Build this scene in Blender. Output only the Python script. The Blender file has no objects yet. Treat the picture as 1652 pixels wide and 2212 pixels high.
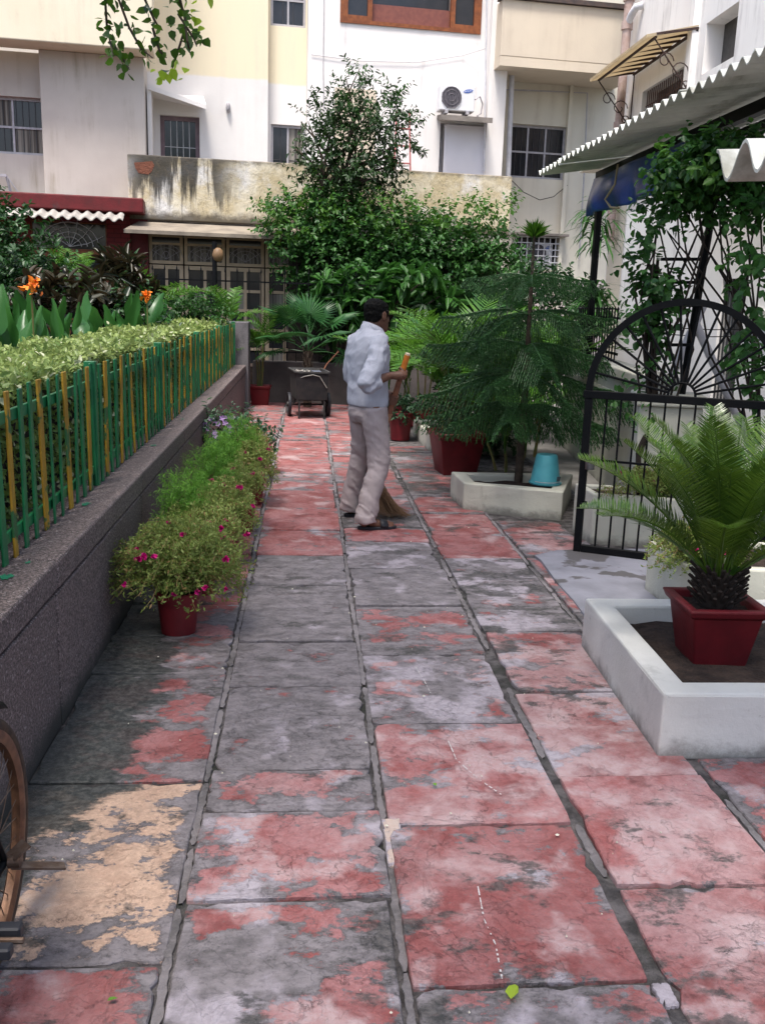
import bpy, bmesh, math, random
import numpy as np
from mathutils import Vector, Matrix, noise as mnoise
rad = math.radians
scene = bpy.context.scene
COL = scene.collection
RNG = np.random.default_rng(11)
random.seed(5)

# ---------------------------------------------------------------- camera, light, exposure
F, CX, CY, CAMH = 2000., 826., 1106., 1.64          # focal length and centre for a 1652 x 2212 picture
def unit(v):
    v = np.array(v, float); return v/np.linalg.norm(v)
def cdir(x, y): return np.array([(x-CX)/F, -(y-CY)/F, -1.])
Yc = unit(cdir(665, 650)); Xt = np.array([1, -.032, 0.])
Xc = unit(Xt-Yc*Xt.dot(Yc)); Zc = np.cross(Xc, Yc)
CM = np.array([Xc, Yc, Zc])
CAM = np.array([0, 0, CAMH])
cam = bpy.data.cameras.new('camera'); camo = bpy.data.objects.new('camera', cam); COL.objects.link(camo)
m4 = Matrix([list(r)+[0] for r in CM]+[[0, 0, 0, 1]]); m4.translation = Vector(CAM)
camo.matrix_world = m4
cam.sensor_fit = 'VERTICAL'; cam.sensor_height = 24; cam.lens = 24*F/2212
cam.clip_start = .05; cam.clip_end = 400
scene.camera = camo

SUN_EL, SUN_AZ = rad(69), rad(203)                   # azimuth clockwise from +Y: behind the camera, a little left
world = bpy.data.worlds.new('World'); scene.world = world; world.use_nodes = True
wn = world.node_tree; bg = wn.nodes['Background']
sky = wn.nodes.new('ShaderNodeTexSky'); sky.sky_type = 'NISHITA'; sky.sun_disc = False
sky.sun_elevation = SUN_EL; sky.sun_rotation = SUN_AZ; sky.air_density = 1.0; sky.dust_density = 4.0; sky.ozone_density = 1.5
wn.links.new(sky.outputs[0], bg.inputs[0]); bg.inputs[1].default_value = .15
sun = bpy.data.lights.new('sun', 'SUN'); sun.energy = 2.6; sun.angle = rad(13); sun.color = (1, .96, .90)
suno = bpy.data.objects.new('sun', sun); COL.objects.link(suno)
sd = Vector((math.sin(SUN_AZ)*math.cos(SUN_EL), math.cos(SUN_AZ)*math.cos(SUN_EL), math.sin(SUN_EL)))
suno.rotation_euler = sd.to_track_quat('Z', 'Y').to_euler(); suno.location = (-3, -6, 14)
scene.view_settings.view_transform = 'Standard'; scene.view_settings.look = 'None'
scene.view_settings.exposure = 1.0; scene.view_settings.gamma = 1; scene.view_settings.use_curve_mapping = False

# survey helpers: sight line through a picture point met with a real plane
def ray(x, y): return CM@cdir(x, y)
def at_z(x, y, z=0.): d = ray(x, y); return CAM+d*((z-CAMH)/d[2])
def at_x(x, y, X): d = ray(x, y); return CAM+d*(X/d[0])
def at_y(x, y, Y): d = ray(x, y); return CAM+d*(Y/d[1])
FA = rad(6.0); FO = np.array([0, 20., 0]); FU = np.array([math.cos(FA), math.sin(FA), 0]); FW = np.array([-math.sin(FA), math.cos(FA), 0])
def at_f(x, y, w=0.):
    d = ray(x, y); t = (w-FW.dot(CAM-FO))/FW.dot(d); p = CAM+d*t-FO
    return FU.dot(p), p[2]
def fr(x0, y0, x1, y1, w=0.):
    xm, ym = (x0+x1)/2, (y0+y1)/2
    return at_f(x0, ym, w)[0], at_f(x1, ym, w)[0], at_f(xm, y1, w)[1], at_f(xm, y0, w)[1]

# ---------------------------------------------------------------- object helpers
def tag(o, label=None, cat=None, group=None, kind=None):
    if label: o['label'] = label
    if cat: o['category'] = cat
    if group: o['group'] = group
    if kind: o['kind'] = kind
    return o
def thing(name, label, cat, loc=(0, 0, 0), rz=0, group=None):
    o = bpy.data.objects.new(name, None); COL.objects.link(o)
    o.location = loc; o.rotation_euler = (0, 0, rz); o.empty_display_size = .1
    return tag(o, label, cat, group)
def link(name, me, mat=None, parent=None, loc=None, rot=None):
    o = bpy.data.objects.new(name, me); COL.objects.link(o)
    if mat is not None and not me.materials: me.materials.append(mat)
    if parent is not None: o.parent = parent
    if loc is not None: o.location = loc
    if rot is not None: o.rotation_euler = rot
    return o
def put(o, M):
    o.matrix_local = M; return o

class MB:
    def __init__(s): s.v = []; s.f = []
    def add(s, v, f):
        b = len(s.v); s.v += [tuple(p) for p in v]; s.f += [tuple(i+b for i in q) for q in f]; return s
    def box(s, x0, x1, y0, y1, z0, z1, M=None):
        v = [(x, y, z) for z in (z0, z1) for y in (y0, y1) for x in (x0, x1)]
        if M is not None: v = [tuple(M@Vector(p)) for p in v]
        return s.add(v, [(0, 2, 3, 1), (4, 5, 7, 6), (0, 1, 5, 4), (2, 6, 7, 3), (0, 4, 6, 2), (1, 3, 7, 5)])
    def bar(s, a, b, w, d=None, up=(0, 0, 1)):
        a = Vector(a); b = Vector(b); d = d or w; z = (b-a).normalized(); up = Vector(up)
        if abs(z.dot(up)) > .98: up = Vector((1, 0, 0))
        x = up.cross(z).normalized(); y = z.cross(x)
        v = [p+x*i*w/2+y*j*d/2 for p in (a, b) for j in (-1, 1) for i in (-1, 1)]
        return s.add(v, [(0, 2, 3, 1), (4, 5, 7, 6), (0, 1, 5, 4), (2, 6, 7, 3), (0, 4, 6, 2), (1, 3, 7, 5)])
    def tube(s, pts, r, n=8, cap=True):
        pts = [Vector(p) for p in pts]; k = len(pts)
        if not hasattr(r, '__len__'): r = [r]*k
        rings = []; prev = None
        for i, p in enumerate(pts):
            t = (pts[min(i+1, k-1)]-pts[max(i-1, 0)])
            t = t.normalized() if t.length > 1e-9 else Vector((0, 0, 1))
            if prev is None:
                x = Vector((0, 0, 1)).cross(t)
                if x.length < .05: x = Vector((1, 0, 0)).cross(t)
            else: x = prev-t*prev.dot(t)
            x.normalize(); y = t.cross(x); prev = x
            rings.append([p+(x*math.cos(2*math.pi*j/n)+y*math.sin(2*math.pi*j/n))*r[i] for j in range(n)])
        v = [q for g in rings for q in g]
        f = [(i*n+j, i*n+(j+1) % n, (i+1)*n+(j+1) % n, (i+1)*n+j) for i in range(k-1) for j in range(n)]
        if cap: f += [tuple(range(n-1, -1, -1)), tuple(range((k-1)*n, k*n))]
        return s.add(v, f)
    def lathe(s, prof, n=24, c=(0, 0, 0), cap=True):
        v = []; k = len(prof)
        for r, z in prof: v += [(c[0]+r*math.cos(2*math.pi*j/n), c[1]+r*math.sin(2*math.pi*j/n), c[2]+z) for j in range(n)]
        f = [(i*n+j, i*n+(j+1) % n, (i+1)*n+(j+1) % n, (i+1)*n+j) for i in range(k-1) for j in range(n)]
        if cap: f += [tuple(range(n-1, -1, -1)), tuple(range((k-1)*n, k*n))]
        return s.add(v, f)
    def loft(s, rings):
        n = len(rings[0]); k = len(rings)
        v = [p for g in rings for p in g]
        f = [(i*n+j, i*n+(j+1) % n, (i+1)*n+(j+1) % n, (i+1)*n+j) for i in range(k-1) for j in range(n)]
        f += [tuple(range(n-1, -1, -1)), tuple(range((k-1)*n, k*n))]
        return s.add(v, f)
    def mesh(s, name, bevel=0, seg=2, smooth=None):
        me = bpy.data.meshes.new(name); me.from_pydata(s.v, [], s.f); me.update()
        bm = bmesh.new(); bm.from_mesh(me)
        if bevel:
            bmesh.ops.bevel(bm, geom=[e for e in bm.edges if len(e.link_faces) == 2 and e.calc_face_angle(0) > .5], offset=bevel, segments=seg, affect='EDGES', profile=.5)
        bmesh.ops.recalc_face_normals(bm, faces=bm.faces)
        bm.to_mesh(me); bm.free()
        if smooth is not None:
            me.polygons.foreach_set('use_smooth', [True]*len(me.polygons))
            if smooth < 180: me.set_sharp_from_angle(angle=rad(smooth))
        return me
    def build(s, name, mat, parent=None, bevel=0, seg=2, smooth=None, loc=None, rot=None):
        return link(name, s.mesh(name, bevel, seg, smooth), mat, parent, loc, rot)

def holed_wall(mb, u0, u1, z0, z1, w0, w1, holes):
    us = sorted({u0, u1, *[h[0] for h in holes], *[h[1] for h in holes]}); us = [u for u in us if u0 <= u <= u1]
    zs = sorted({z0, z1, *[h[2] for h in holes], *[h[3] for h in holes]}); zs = [z for z in zs if z0 <= z <= z1]
    def solid(i, j):
        if i < 0 or j < 0 or i >= len(us)-1 or j >= len(zs)-1: return False
        a, b = (us[i]+us[i+1])/2, (zs[j]+zs[j+1])/2
        return not any(h[0] < a < h[1] and h[2] < b < h[3] for h in holes)
    for i in range(len(us)-1):
        for j in range(len(zs)-1):
            if not solid(i, j): continue
            a, b, c, d = us[i], us[i+1], zs[j], zs[j+1]
            mb.add([(a, w0, c), (b, w0, c), (b, w0, d), (a, w0, d)], [(0, 1, 2, 3)])
            mb.add([(a, w1, c), (b, w1, c), (b, w1, d), (a, w1, d)], [(3, 2, 1, 0)])
            if not solid(i-1, j): mb.add([(a, w0, c), (a, w1, c), (a, w1, d), (a, w0, d)], [(3, 2, 1, 0)])
            if not solid(i+1, j): mb.add([(b, w0, c), (b, w1, c), (b, w1, d), (b, w0, d)], [(0, 1, 2, 3)])
            if not solid(i, j-1): mb.add([(a, w0, c), (b, w0, c), (b, w1, c), (a, w1, c)], [(3, 2, 1, 0)])
            if not solid(i, j+1): mb.add([(a, w0, d), (b, w0, d), (b, w1, d), (a, w1, d)], [(0, 1, 2, 3)])
    return mb

# ---------------------------------------------------------------- materials
class NT:
    def __init__(s, name):
        s.m = bpy.data.materials.new(name); s.m.use_nodes = True; s.t = s.m.node_tree
        s.b = s.t.nodes['Principled BSDF']; s.out = s.t.nodes['Material Output']
        s.geo = s.t.nodes.new('ShaderNodeNewGeometry').outputs['Position']
        s.obj = s.t.nodes.new('ShaderNodeTexCoord').outputs['Object']
        s.pos = s.geo
    def set(s, sock, v):
        if hasattr(v, 'is_linked') or isinstance(v, bpy.types.NodeSocket): s.t.links.new(v, sock)
        elif isinstance(v, (tuple, list)) and len(v) == 3 and sock.type == 'RGBA': sock.default_value = (*v, 1)
        else: sock.default_value = v
    def noise(s, scale=5, detail=5, rough=.55, dist=0, vec=None, stretch=None, off=None):
        n = s.t.nodes.new('ShaderNodeTexNoise'); n.inputs['Scale'].default_value = scale; n.inputs['Detail'].default_value = detail
        n.inputs['Roughness'].default_value = rough; n.inputs['Distortion'].default_value = dist
        v = vec or s.pos
        if stretch or off is not None:
            mp = s.t.nodes.new('ShaderNodeMapping'); s.t.links.new(v, mp.inputs[0])
            if stretch: mp.inputs['Scale'].default_value = stretch
            if off is not None: s.set(mp.inputs['Location'], off)
            v = mp.outputs[0]
        s.t.links.new(v, n.inputs['Vector']); return n.outputs['Fac']
    def math(s, op, a, b=0., c=None, clamp=False):
        n = s.t.nodes.new('ShaderNodeMath'); n.operation = op; n.use_clamp = clamp
        s.set(n.inputs[0], a); s.set(n.inputs[1], b)
        if c is not None: s.set(n.inputs[2], c)
        return n.outputs[0]
    def step(s, v, lo, hi, a=0., b=1.):
        n = s.t.nodes.new('ShaderNodeMapRange'); n.interpolation_type = 'SMOOTHSTEP'
        s.set(n.inputs[0], v)
        for i, x in zip((1, 2, 3, 4), (lo, hi, a, b)): n.inputs[i].default_value = x
        return n.outputs[0]
    def mix(s, f, a, b, mode='MIX'):
        n = s.t.nodes.new('ShaderNodeMix'); n.data_type = 'RGBA'; n.blend_type = mode
        s.set(n.inputs[0], f); s.set(n.inputs[6], a); s.set(n.inputs[7], b); return n.outputs[2]
    def sep(s, v=None, idx=2):
        n = s.t.nodes.new('ShaderNodeSeparateXYZ'); s.t.links.new(v or s.pos, n.inputs[0]); return n.outputs[idx]
    def sepc(s, c, i):
        n = s.t.nodes.new('ShaderNodeSeparateColor'); s.t.links.new(c, n.inputs[0]); return n.outputs[i]
    def info(s, what='Random'):
        return s.t.nodes.new('ShaderNodeObjectInfo').outputs[what]
    def attr(s, name, what='Fac'):
        n = s.t.nodes.new('ShaderNodeAttribute'); n.attribute_name = name; return n.outputs[what]
    def bump(s, h, strength=.3, dist=.01):
        n = s.t.nodes.new('ShaderNodeBump'); n.inputs['Strength'].default_value = strength; n.inputs['Distance'].default_value = dist
        s.t.links.new(h, n.inputs['Height']); s.t.links.new(n.outputs[0], s.b.inputs['Normal']); return n
    def done(s, col, rough=.7, spec=.3, metal=0.):
        s.set(s.b.inputs['Base Color'], col); s.set(s.b.inputs['Roughness'], rough)
        s.b.inputs['Specular IOR Level'].default_value = spec; s.b.inputs['Metallic'].default_value = metal
        return s.m

def plain(name, c1, c2=None, rough=.7, scale=8, bump=.15, bscale=60, bd=.004, spec=.3, metal=0., local=True, dirt=None, dscale=2.5, dlo=.55, dhi=.75):
    k = NT(name); k.pos = k.obj if local else k.geo
    c2 = c2 or tuple(x*.78 for x in c1)
    col = k.mix(k.step(k.noise(scale, 6), .3, .7), c1, c2)
    if dirt: col = k.mix(k.step(k.noise(dscale, 8, .65, .3), dlo, dhi), col, dirt)
    if bump: k.bump(k.noise(bscale, 5), bump, bd)
    return k.done(col, rough, spec, metal)

def leafmat(name, dark, light, rough=.45, transl=.3, spec=.35, hue=None):
    k = NT(name)
    t = k.attr('tint'); col = k.mix(t, dark, light)
    if hue: col = k.mix(k.step(k.attr('tint2'), .9, .96), col, hue)
    col = k.mix(k.math('MULTIPLY', k.info(), .35), col, tuple(x*.6 for x in dark))
    k.done(col, rough, spec)
    tr = k.t.nodes.new('ShaderNodeBsdfTranslucent'); k.t.links.new(k.mix(.6, col, light), tr.inputs[0])
    ms = k.t.nodes.new('ShaderNodeMixShader'); ms.inputs[0].default_value = transl
    k.t.links.new(k.b.outputs[0], ms.inputs[1]); k.t.links.new(tr.outputs[0], ms.inputs[2]); k.t.links.new(ms.outputs[0], k.out.inputs[0])
    return k.m

def wallmat(name, c, c2=None, stain=(.2, .17, .13), amount=.5, top=None, split=None, csplit=None, fine=.1, rough=.85):
    # weathered distemper: mottling, vertical run-off streaks, optional second paint above a height
    k = NT(name); base = k.mix(k.step(k.noise(.9, 5), .3, .7), c, c2 or tuple(x*.9 for x in c))
    z = k.sep(idx=2)
    if split is not None:
        e = k.math('ADD', z, k.math('MULTIPLY', k.noise(1.5, 3), .12))
        base = k.mix(k.step(e, split, split+.06), base, csplit)
    st = k.noise(1., 6, .65, .2, stretch=(5, 5, .35))
    mo = k.noise(1.3, 7, .65)
    m = k.math('MULTIPLY', k.step(st, .45, .75), k.step(mo, .38, .7))
    base = k.mix(k.math('MULTIPLY', m, amount), base, stain)
    sp = k.step(k.noise(9, 8, .75), .66, .74)
    base = k.mix(k.math('MULTIPLY', sp, amount*.35), base, stain)
    k.bump(k.noise(35, 6), .25, .006)
    return k.done(base, rough, .15)
# ---------------------------------------------------------------- foliage helpers
LEAF_V = np.array([(0, 0, 0), (.3, .5, .10), (.72, .36, .03), (1, 0, -.14), (.3, -.5, .10), (.72, -.36, .03)])
LEAF_F = [(0, 3, 2, 1), (0, 4, 5, 3)]
LANCE_V = np.array([(0, 0, 0), (.35, .5, .06), (1, 0, -.10), (.35, -.5, .06)]); LANCE_F = [(0, 2, 1), (0, 3, 2)]
BLADE_V = np.array([(0, -.5, 0), (0, .5, 0), (.5, .45, .02), (.5, -.45, .02), (1, 0, -.08)]); BLADE_F = [(0, 1, 2, 3), (3, 2, 4)]
def vnorm(a): return a/np.maximum(np.linalg.norm(a, axis=1, keepdims=True), 1e-9)
def leaves_mesh(name, P, D, U, S, W, V=LEAF_V, FS=LEAF_F, rng=RNG, tint=None, curl=1.):
    P = np.asarray(P, float); N = len(P); D = vnorm(np.asarray(D, float)); U = np.asarray(U, float)
    S = np.broadcast_to(S, (N,)); W = np.broadcast_to(W, (N,))
    Yv = np.cross(U, D); bad = np.linalg.norm(Yv, axis=1) < 1e-3; Yv[bad] = np.cross(np.array([1, .3, 0]), D[bad]); Yv = vnorm(Yv); Z = np.cross(D, Yv)
    v = (P[:, None, :]+V[None, :, 0, None]*(S[:, None]*1)[:, :, None]*D[:, None, :]
         + V[None, :, 1, None]*(S*W)[:, None, None]*Yv[:, None, :]+V[None, :, 2, None]*(S*curl)[:, None, None]*Z[:, None, :])
    k = len(V); verts = v.reshape(-1, 3)
    lens = [len(f) for f in FS]; flat = np.array([i for f in FS for i in f])
    loops = (np.arange(N)[:, None]*k+flat[None, :]).ravel(); tot = np.tile(lens, N); start = np.concatenate([[0], np.cumsum(tot)[:-1]])
    me = bpy.data.meshes.new(name); me.vertices.add(len(verts)); me.vertices.foreach_set('co', verts.ravel())
    me.loops.add(len(loops)); me.loops.foreach_set('vertex_index', loops.astype(np.int32))
    me.polygons.add(len(tot)); me.polygons.foreach_set('loop_start', start.astype(np.int32))
    me.update(calc_edges=True)
    if tint is None: tint = rng.random(N)
    for nm, val in (('tint', tint), ('tint2', rng.random(N))):
        a = me.attributes.new(nm, 'FLOAT', 'FACE'); a.data.foreach_set('value', np.repeat(np.clip(val, 0, 1), len(FS)).astype(np.float32))
    return me
def rdir(n, rng=RNG): return vnorm(rng.normal(size=(n, 3)))
def ell_points(n, ells, rng=RNG, shell=.6):
    # points in the outer shell of a union of ellipsoids, and their outward directions
    vol = np.array([e[1][0]*e[1][1]*e[1][2] for e in ells])**.7; idx = rng.choice(len(ells), n, p=vol/vol.sum())
    c = np.array([e[0] for e in ells], float)[idx]; r = np.array([e[1] for e in ells], float)[idx]
    d = rdir(n, rng); q = rng.uniform(shell**2, 1, n)**.5
    return c+d*r*q[:, None], vnorm(d/r), q
def twigs(n, ells, k, tl, ls, droop=.0, rng=RNG, shell=.55, out=.8, spread=.9, jit=.3):
    # n twigs of k leaves each: leaf base points, directions, ups, sizes and a depth-independent tint
    P, O, q = ell_points(n, ells, rng, shell)
    T = vnorm(O*out+rdir(n, rng)*.7+np.array([0, 0, .25-droop])); L = tl*rng.uniform(.6, 1.3, n)
    s = (np.arange(k)+.5)/k
    base = P[:, None, :]+T[:, None, :]*(L[:, None]*s[None, :])[:, :, None]
    base[:, :, 2] -= droop*.4*(L[:, None]*s[None, :]**2)
    side = rdir(n*k, rng).reshape(n, k, 3); side -= T[:, None, :]*(side*T[:, None, :]).sum(2, keepdims=True)
    side /= np.maximum(np.linalg.norm(side, axis=2, keepdims=True), 1e-6)
    D = T[:, None, :]*(1-spread*.6)+side*spread+np.array([0, 0, -droop])
    U = np.array([0, 0, 1.])+O[:, None, :]*.5+rng.normal(size=(n, k, 3))*jit
    S = ls*rng.uniform(.6, 1.2, (n, k))
    tw = np.repeat(rng.random(n)[:, None], k, 1)*.55+rng.random((n, k))*.45
    return base.reshape(-1, 3), D.reshape(-1, 3), U.reshape(-1, 3), S.ravel(), tw.ravel()
def foliage(name, mat, parent, n, ells, k, tl, ls, W=.5, droop=0., V=LEAF_V, FS=LEAF_F, rng=RNG, **kw):
    P, D, U, S, t = twigs(n, ells, k, tl, ls, droop, rng, **kw)
    me = leaves_mesh(name, P, D, U, S, W, V, FS, rng, t)
    return link(name, me, mat, parent)
def stems_mb(mb, base, tips, r0=.02, r1=.006, n=5, wob=.08, rng=random):
    for t in tips:
        b = Vector(base); t = Vector(t); m1 = b.lerp(t, .35)+Vector((rng.uniform(-wob, wob), rng.uniform(-wob, wob), wob)); m2 = b.lerp(t, .7)+Vector((rng.uniform(-wob, wob), rng.uniform(-wob, wob), wob))
        mb.tube([b, m1, m2, t], [r0, r0*.8, (r0+r1)/2, r1], n)
    return mb
def frond_mesh(name, L, nl, ll, w, arch=.5, vee=.3, sweep=.6, start=.15, taper=lambda s: math.sin(math.pi*min(1, .12+.88*s))**.6, droop=0., rr=.008, seed=0, petiole=True, jit=.13):
    # one pinnate frond along +X, arching down at its tip: rachis tube and two ranks of leaflets
    rg = np.random.default_rng(seed); mb = MB(); ax = []
    for i in range(13):
        s = i/12; ax.append(Vector((L*(s-.22*arch*s**3), 0, L*(arch*.55*s-arch*1.05*s**2.2))))
    mb.tube(ax, [rr*(1-.85*i/12) for i in range(13)], 5)
    def pt(s):
        x = s*12; i = min(11, int(x)); return ax[i].lerp(ax[i+1], x-i), (ax[i+1]-ax[i]).normalized()
    for i in range(nl):
        s = start+(1-start)*(i+.5)/nl
        p, t = pt(s); up = Vector((0, 1, 0)).cross(t)*-1
        for sd in (-1, 1):
            l = ll*max(.18, taper((s-start)/(1-start)))*rg.uniform(.88, 1.08)
            d = (t*sweep+Vector((0, sd, 0))+up*vee+Vector(rg.normal(size=3)*jit)).normalized()
            e = p+d*l*.55; e2 = p+d*l+Vector((0, 0, -droop*l)); wv = t.cross(d).cross(d).normalized()*w*.5
            e.z -= droop*l*.2
            mb.add([p-wv*.5, p+wv*.5, e+wv, e-wv, e2], [(0, 1, 2, 3), (3, 2, 4)])
    me = mb.mesh(name); a = me.attributes.new('tint', 'FLOAT', 'FACE')
    tv = np.clip(rg.normal(.5, .22, len(me.polygons)), 0, 1); a.data.foreach_set('value', tv.astype(np.float32)); return me
def place_fronds(root, name, meshes, mat, n, base, el0, el1, rng=random, scale=(.85, 1.1), az0=None, spread=2*math.pi, roll=.3, rbase=.02):
    out = []
    for i in range(n):
        az = (az0 if az0 is not None else 0)+spread*(i+rng.uniform(-.35, .35))/n if az0 is None else az0+rng.uniform(-spread/2, spread/2)
        el = rng.uniform(el0, el1); o = link(name, meshes[i % len(meshes)], mat, root)
        o.location = Vector(base)+Vector((math.cos(az)*rbase, math.sin(az)*rbase, 0)); o.rotation_euler = (rng.uniform(-roll, roll), -el, az)
        s = rng.uniform(*scale); o.scale = (s, s, s); out.append(o)
    return out
def areca(root, pots, meshes, mat, n, stems=5, h=.5, el=(.75, 1.35), scale=(.8, 1.15), smat=None, spread=.1):
    mb = MB(); tops = []
    for i in range(stems):
        a = 2*math.pi*i/stems+random.random(); r = spread*random.uniform(.4, 1)
        b = Vector(pots)+Vector((r*math.cos(a), r*math.sin(a), 0)); t = b+Vector((r*.8*math.cos(a), r*.8*math.sin(a), h*random.uniform(.6, 1.1)))
        mb.tube([b, b.lerp(t, .5)+Vector((.01, 0, 0)), t], [.016, .013, .01], 6); tops.append(t)
    mb.build('stem', smat, root, smooth=60)
    for i in range(n):
        t = tops[i % stems]; az = 2*math.pi*i*.618+random.uniform(-.3, .3); o = link('frond', meshes[i % len(meshes)], mat, root)
        o.location = t; o.rotation_euler = (random.uniform(-.4, .4), -random.uniform(*el), az); s = random.uniform(*scale); o.scale = (s, s, s)
def fan_leaf_mesh(name, R, n=22, span=250, petiole=.6, split=.55, cup=.25, seed=0, droop=.15):
    # palmate leaf: petiole then a pleated fan, its tips split into fingers
    rg = np.random.default_rng(seed); mb = MB(); hub = Vector((petiole, 0, petiole*.25))
    mb.tube([(0, 0, 0), (petiole*.5, 0, petiole*.2), hub], [.012, .009, .007], 5)
    for i in range(n):
        a0, a1 = [rad(-span/2+span*(i+j)/n) for j in (0, 1)]; am = (a0+a1)/2; l = R*(1-.18*abs(am)/rad(span/2))*rg.uniform(.93, 1.04)
        def pp(a, r, z=0): return hub+Vector((r*math.cos(a), r*math.sin(a), z+cup*r*.35-droop*r*r/R))
        mb.add([pp(am, .03), pp(a0, l*split), pp(am, l*split, .035*R), pp(a1, l*split), pp(am, l, -droop*R*.5)], [(0, 1, 2), (0, 2, 3), (1, 4, 2), (2, 4, 3)])
    me = mb.mesh(name); a = me.attributes.new('tint', 'FLOAT', 'FACE')
    tv = np.clip(rg.normal(.5, .2, len(me.polygons)), 0, 1); a.data.foreach_set('value', tv.astype(np.float32)); return me

# ---------------------------------------------------------------- palette
LV_dark = leafmat('leaf_dark_green', (.008, .035, .008), (.025, .085, .018), .4, .2)
LV_mid = leafmat('leaf_mid_green', (.014, .06, .010), (.05, .16, .025), .42, .28)
LV_vine = leafmat('leaf_vine_green', (.013, .06, .015), (.06, .18, .03), .45, .28)
LV_bright = leafmat('leaf_bright_green', (.025, .09, .011), (.09, .22, .026), .45, .35)
LV_hedge = leafmat('leaf_hedge', (.10, .18, .035), (.42, .50, .17), .38, .3, hue=(.62, .63, .42))
LV_tree = leafmat('leaf_tree', (.010, .032, .010), (.04, .10, .022), .4, .22)
LV_palm = leafmat('palm_green', (.018, .08, .011), (.10, .245, .022), .38, .3)
LV_fan = leafmat('fan_palm_green', (.014, .06, .02), (.04, .13, .03), .35, .25)
LV_cycad = leafmat('cycad_green', (.026, .075, .012), (.115, .20, .02), .28, .25, .5)
LV_arau = leafmat('araucaria_green', (.017, .06, .02), (.06, .155, .045), .45, .2)
LV_canna = leafmat('canna_green', (.018, .085, .018), (.05, .17, .03), .35, .25)
LV_port = leafmat('portulaca_green', (.11, .18, .03), (.37, .44, .13), .5, .35, hue=(.36, .2, .1))
LV_feather = leafmat('feathery_green', (.07, .20, .022), (.19, .42, .055), .6, .4)
LV_vinca = leafmat('vinca_green', (.02, .06, .03), (.06, .14, .06), .4, .2)
LV_red = leafmat('croton_leaf', (.010, .028, .012), (.055, .034, .018), .35, .2, hue=(.03, .09, .03))
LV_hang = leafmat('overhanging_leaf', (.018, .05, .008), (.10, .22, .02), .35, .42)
LV_lit = leafmat('sunlit_overhanging_leaf', (.30, .48, .03), (.45, .62, .06), .4, .5)  # brighter copy of the hanging leaf: sunlight put into its colour
BARK = plain('bark', (.085, .062, .045), (.04, .03, .024), .9, 20, .6, 60, .01)
STEMG = plain('green_stem', (.10, .14, .04), (.12, .08, .03), .6, 15, .2)
STEMD = plain('dark_stem', (.035, .025, .02), (.02, .015, .012), .9, 15, .4)
SOIL = plain('soil', (.055, .036, .028), (.025, .017, .014), 1, 14, 1.0, 40, .03)
BLACK = plain('black_paint', (.0035, .004, .005), (.006, .006, .007), .5, 12, .1, 90, .002, .12)
GREENP = plain('green_paint', (.012, .155, .055), (.01, .10, .04), .42, 10, .2, 80, .003, .4, local=False, dirt=(.02, .06, .03))
YELP = plain('yellow_paint', (.38, .225, .018), (.25, .14, .015), .5, 8, .2, 80, .003, .4, local=False, dirt=(.025, .10, .035), dscale=3.5, dlo=.54, dhi=.57)
CREAM0 = plain('cream_wall_paint', (.66, .65, .56), (.58, .57, .49), .75, 3, .35, 45, .008, .2, 0., False, (.36, .35, .30), 3.5, .62, .85)
def plaster(name, c1, c2, dirt, lo=.58, hi=.74):
    k = NT(name); col = k.mix(k.step(k.noise(3, 7), .3, .7), c1, c2); f = k.noise(7, 9, .72)
    col = k.mix(k.math('MULTIPLY', k.step(k.noise(3.2, 9, .7, .2, stretch=(1, 1, .5)), lo, hi), .6), col, dirt)
    z = k.math('ADD', k.sep(idx=2), k.math('MULTIPLY', k.math('SUBTRACT', f, .5), -.22))
    col = k.mix(k.math('MULTIPLY', k.step(z, .07, -.02), .75), col, (.12, .11, .10))            # splash-back grime along the foot
    col = k.mix(k.math('MULTIPLY', k.step(k.noise(22, 8, .8), .63, .66), .7), col, dirt)
    k.bump(k.noise(38, 8, .7), .45, .008); return k.done(col, .8, .2)
CREAM = plaster('cream_plaster', (.54, .53, .45), (.46, .45, .385), (.30, .28, .23))
REDPOT = plain('red_pot_paint', (.155, .011, .016), (.11, .009, .013), .5, 9, .3, 30, .006, .35, 0., True, (.06, .012, .012), 4)
FLOWER = plain('magenta_petal', (.50, .005, .16), (.38, .003, .12), .5, 30, 0)
LILAC = plain('lilac_petal', (.42, .22, .55), (.50, .34, .60), .5, 30, 0)
ORANGE = plain('orange_petal', (.85, .26, .02), (.75, .16, .015), .5, 30, 0)
GLASS = plain('dark_window_glass', (.02, .022, .026), (.03, .03, .034), .12, 3, 0, spec=.5)  # near-black base stands for the unlit rooms behind the panes
WOOD = plain('brown_wood', (.26, .085, .03), (.16, .05, .02), .45, 12, .2, 40)

# ---------------------------------------------------------------- ground, pavement and its slabs
mb = MB(); mb.box(-40, 40, -30, 60, -.4, -.12)
tag(mb.build('ground', plain('ground_dirt', (.10, .09, .08), (.06, .055, .05), .95, 2, .5, 20, .02, local=False)), kind='structure')
k = NT('mortar_bed')
mc = k.mix(k.step(k.noise(14, 6), .35, .65), (.06, .055, .055), (.17, .155, .155))
mc = k.mix(k.step(k.noise(2.2, 6), .5, .65), mc, (.04, .044, .036))
k.bump(k.noise(38, 6, .7), 1., .03); MORTAR = k.done(mc, .9, .2)
mb = MB()
nx, ny = 40, 150
xs = np.linspace(-.97, 6.3, nx); ys = np.linspace(.4, 15.6, ny)
v = [(x, y, -.014+.006*mnoise.noise((x*9, y*9, 0))) for y in ys for x in xs]
mb.add(v, [(j*nx+i, j*nx+i+1, (j+1)*nx+i+1, (j+1)*nx+i) for j in range(ny-1) for i in range(nx-1)])
mb.box(-.97, 6.3, .4, 15.6, -.11, -.05)
pave = tag(mb.build('pavement', MORTAR, smooth=180), kind='structure')

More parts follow.
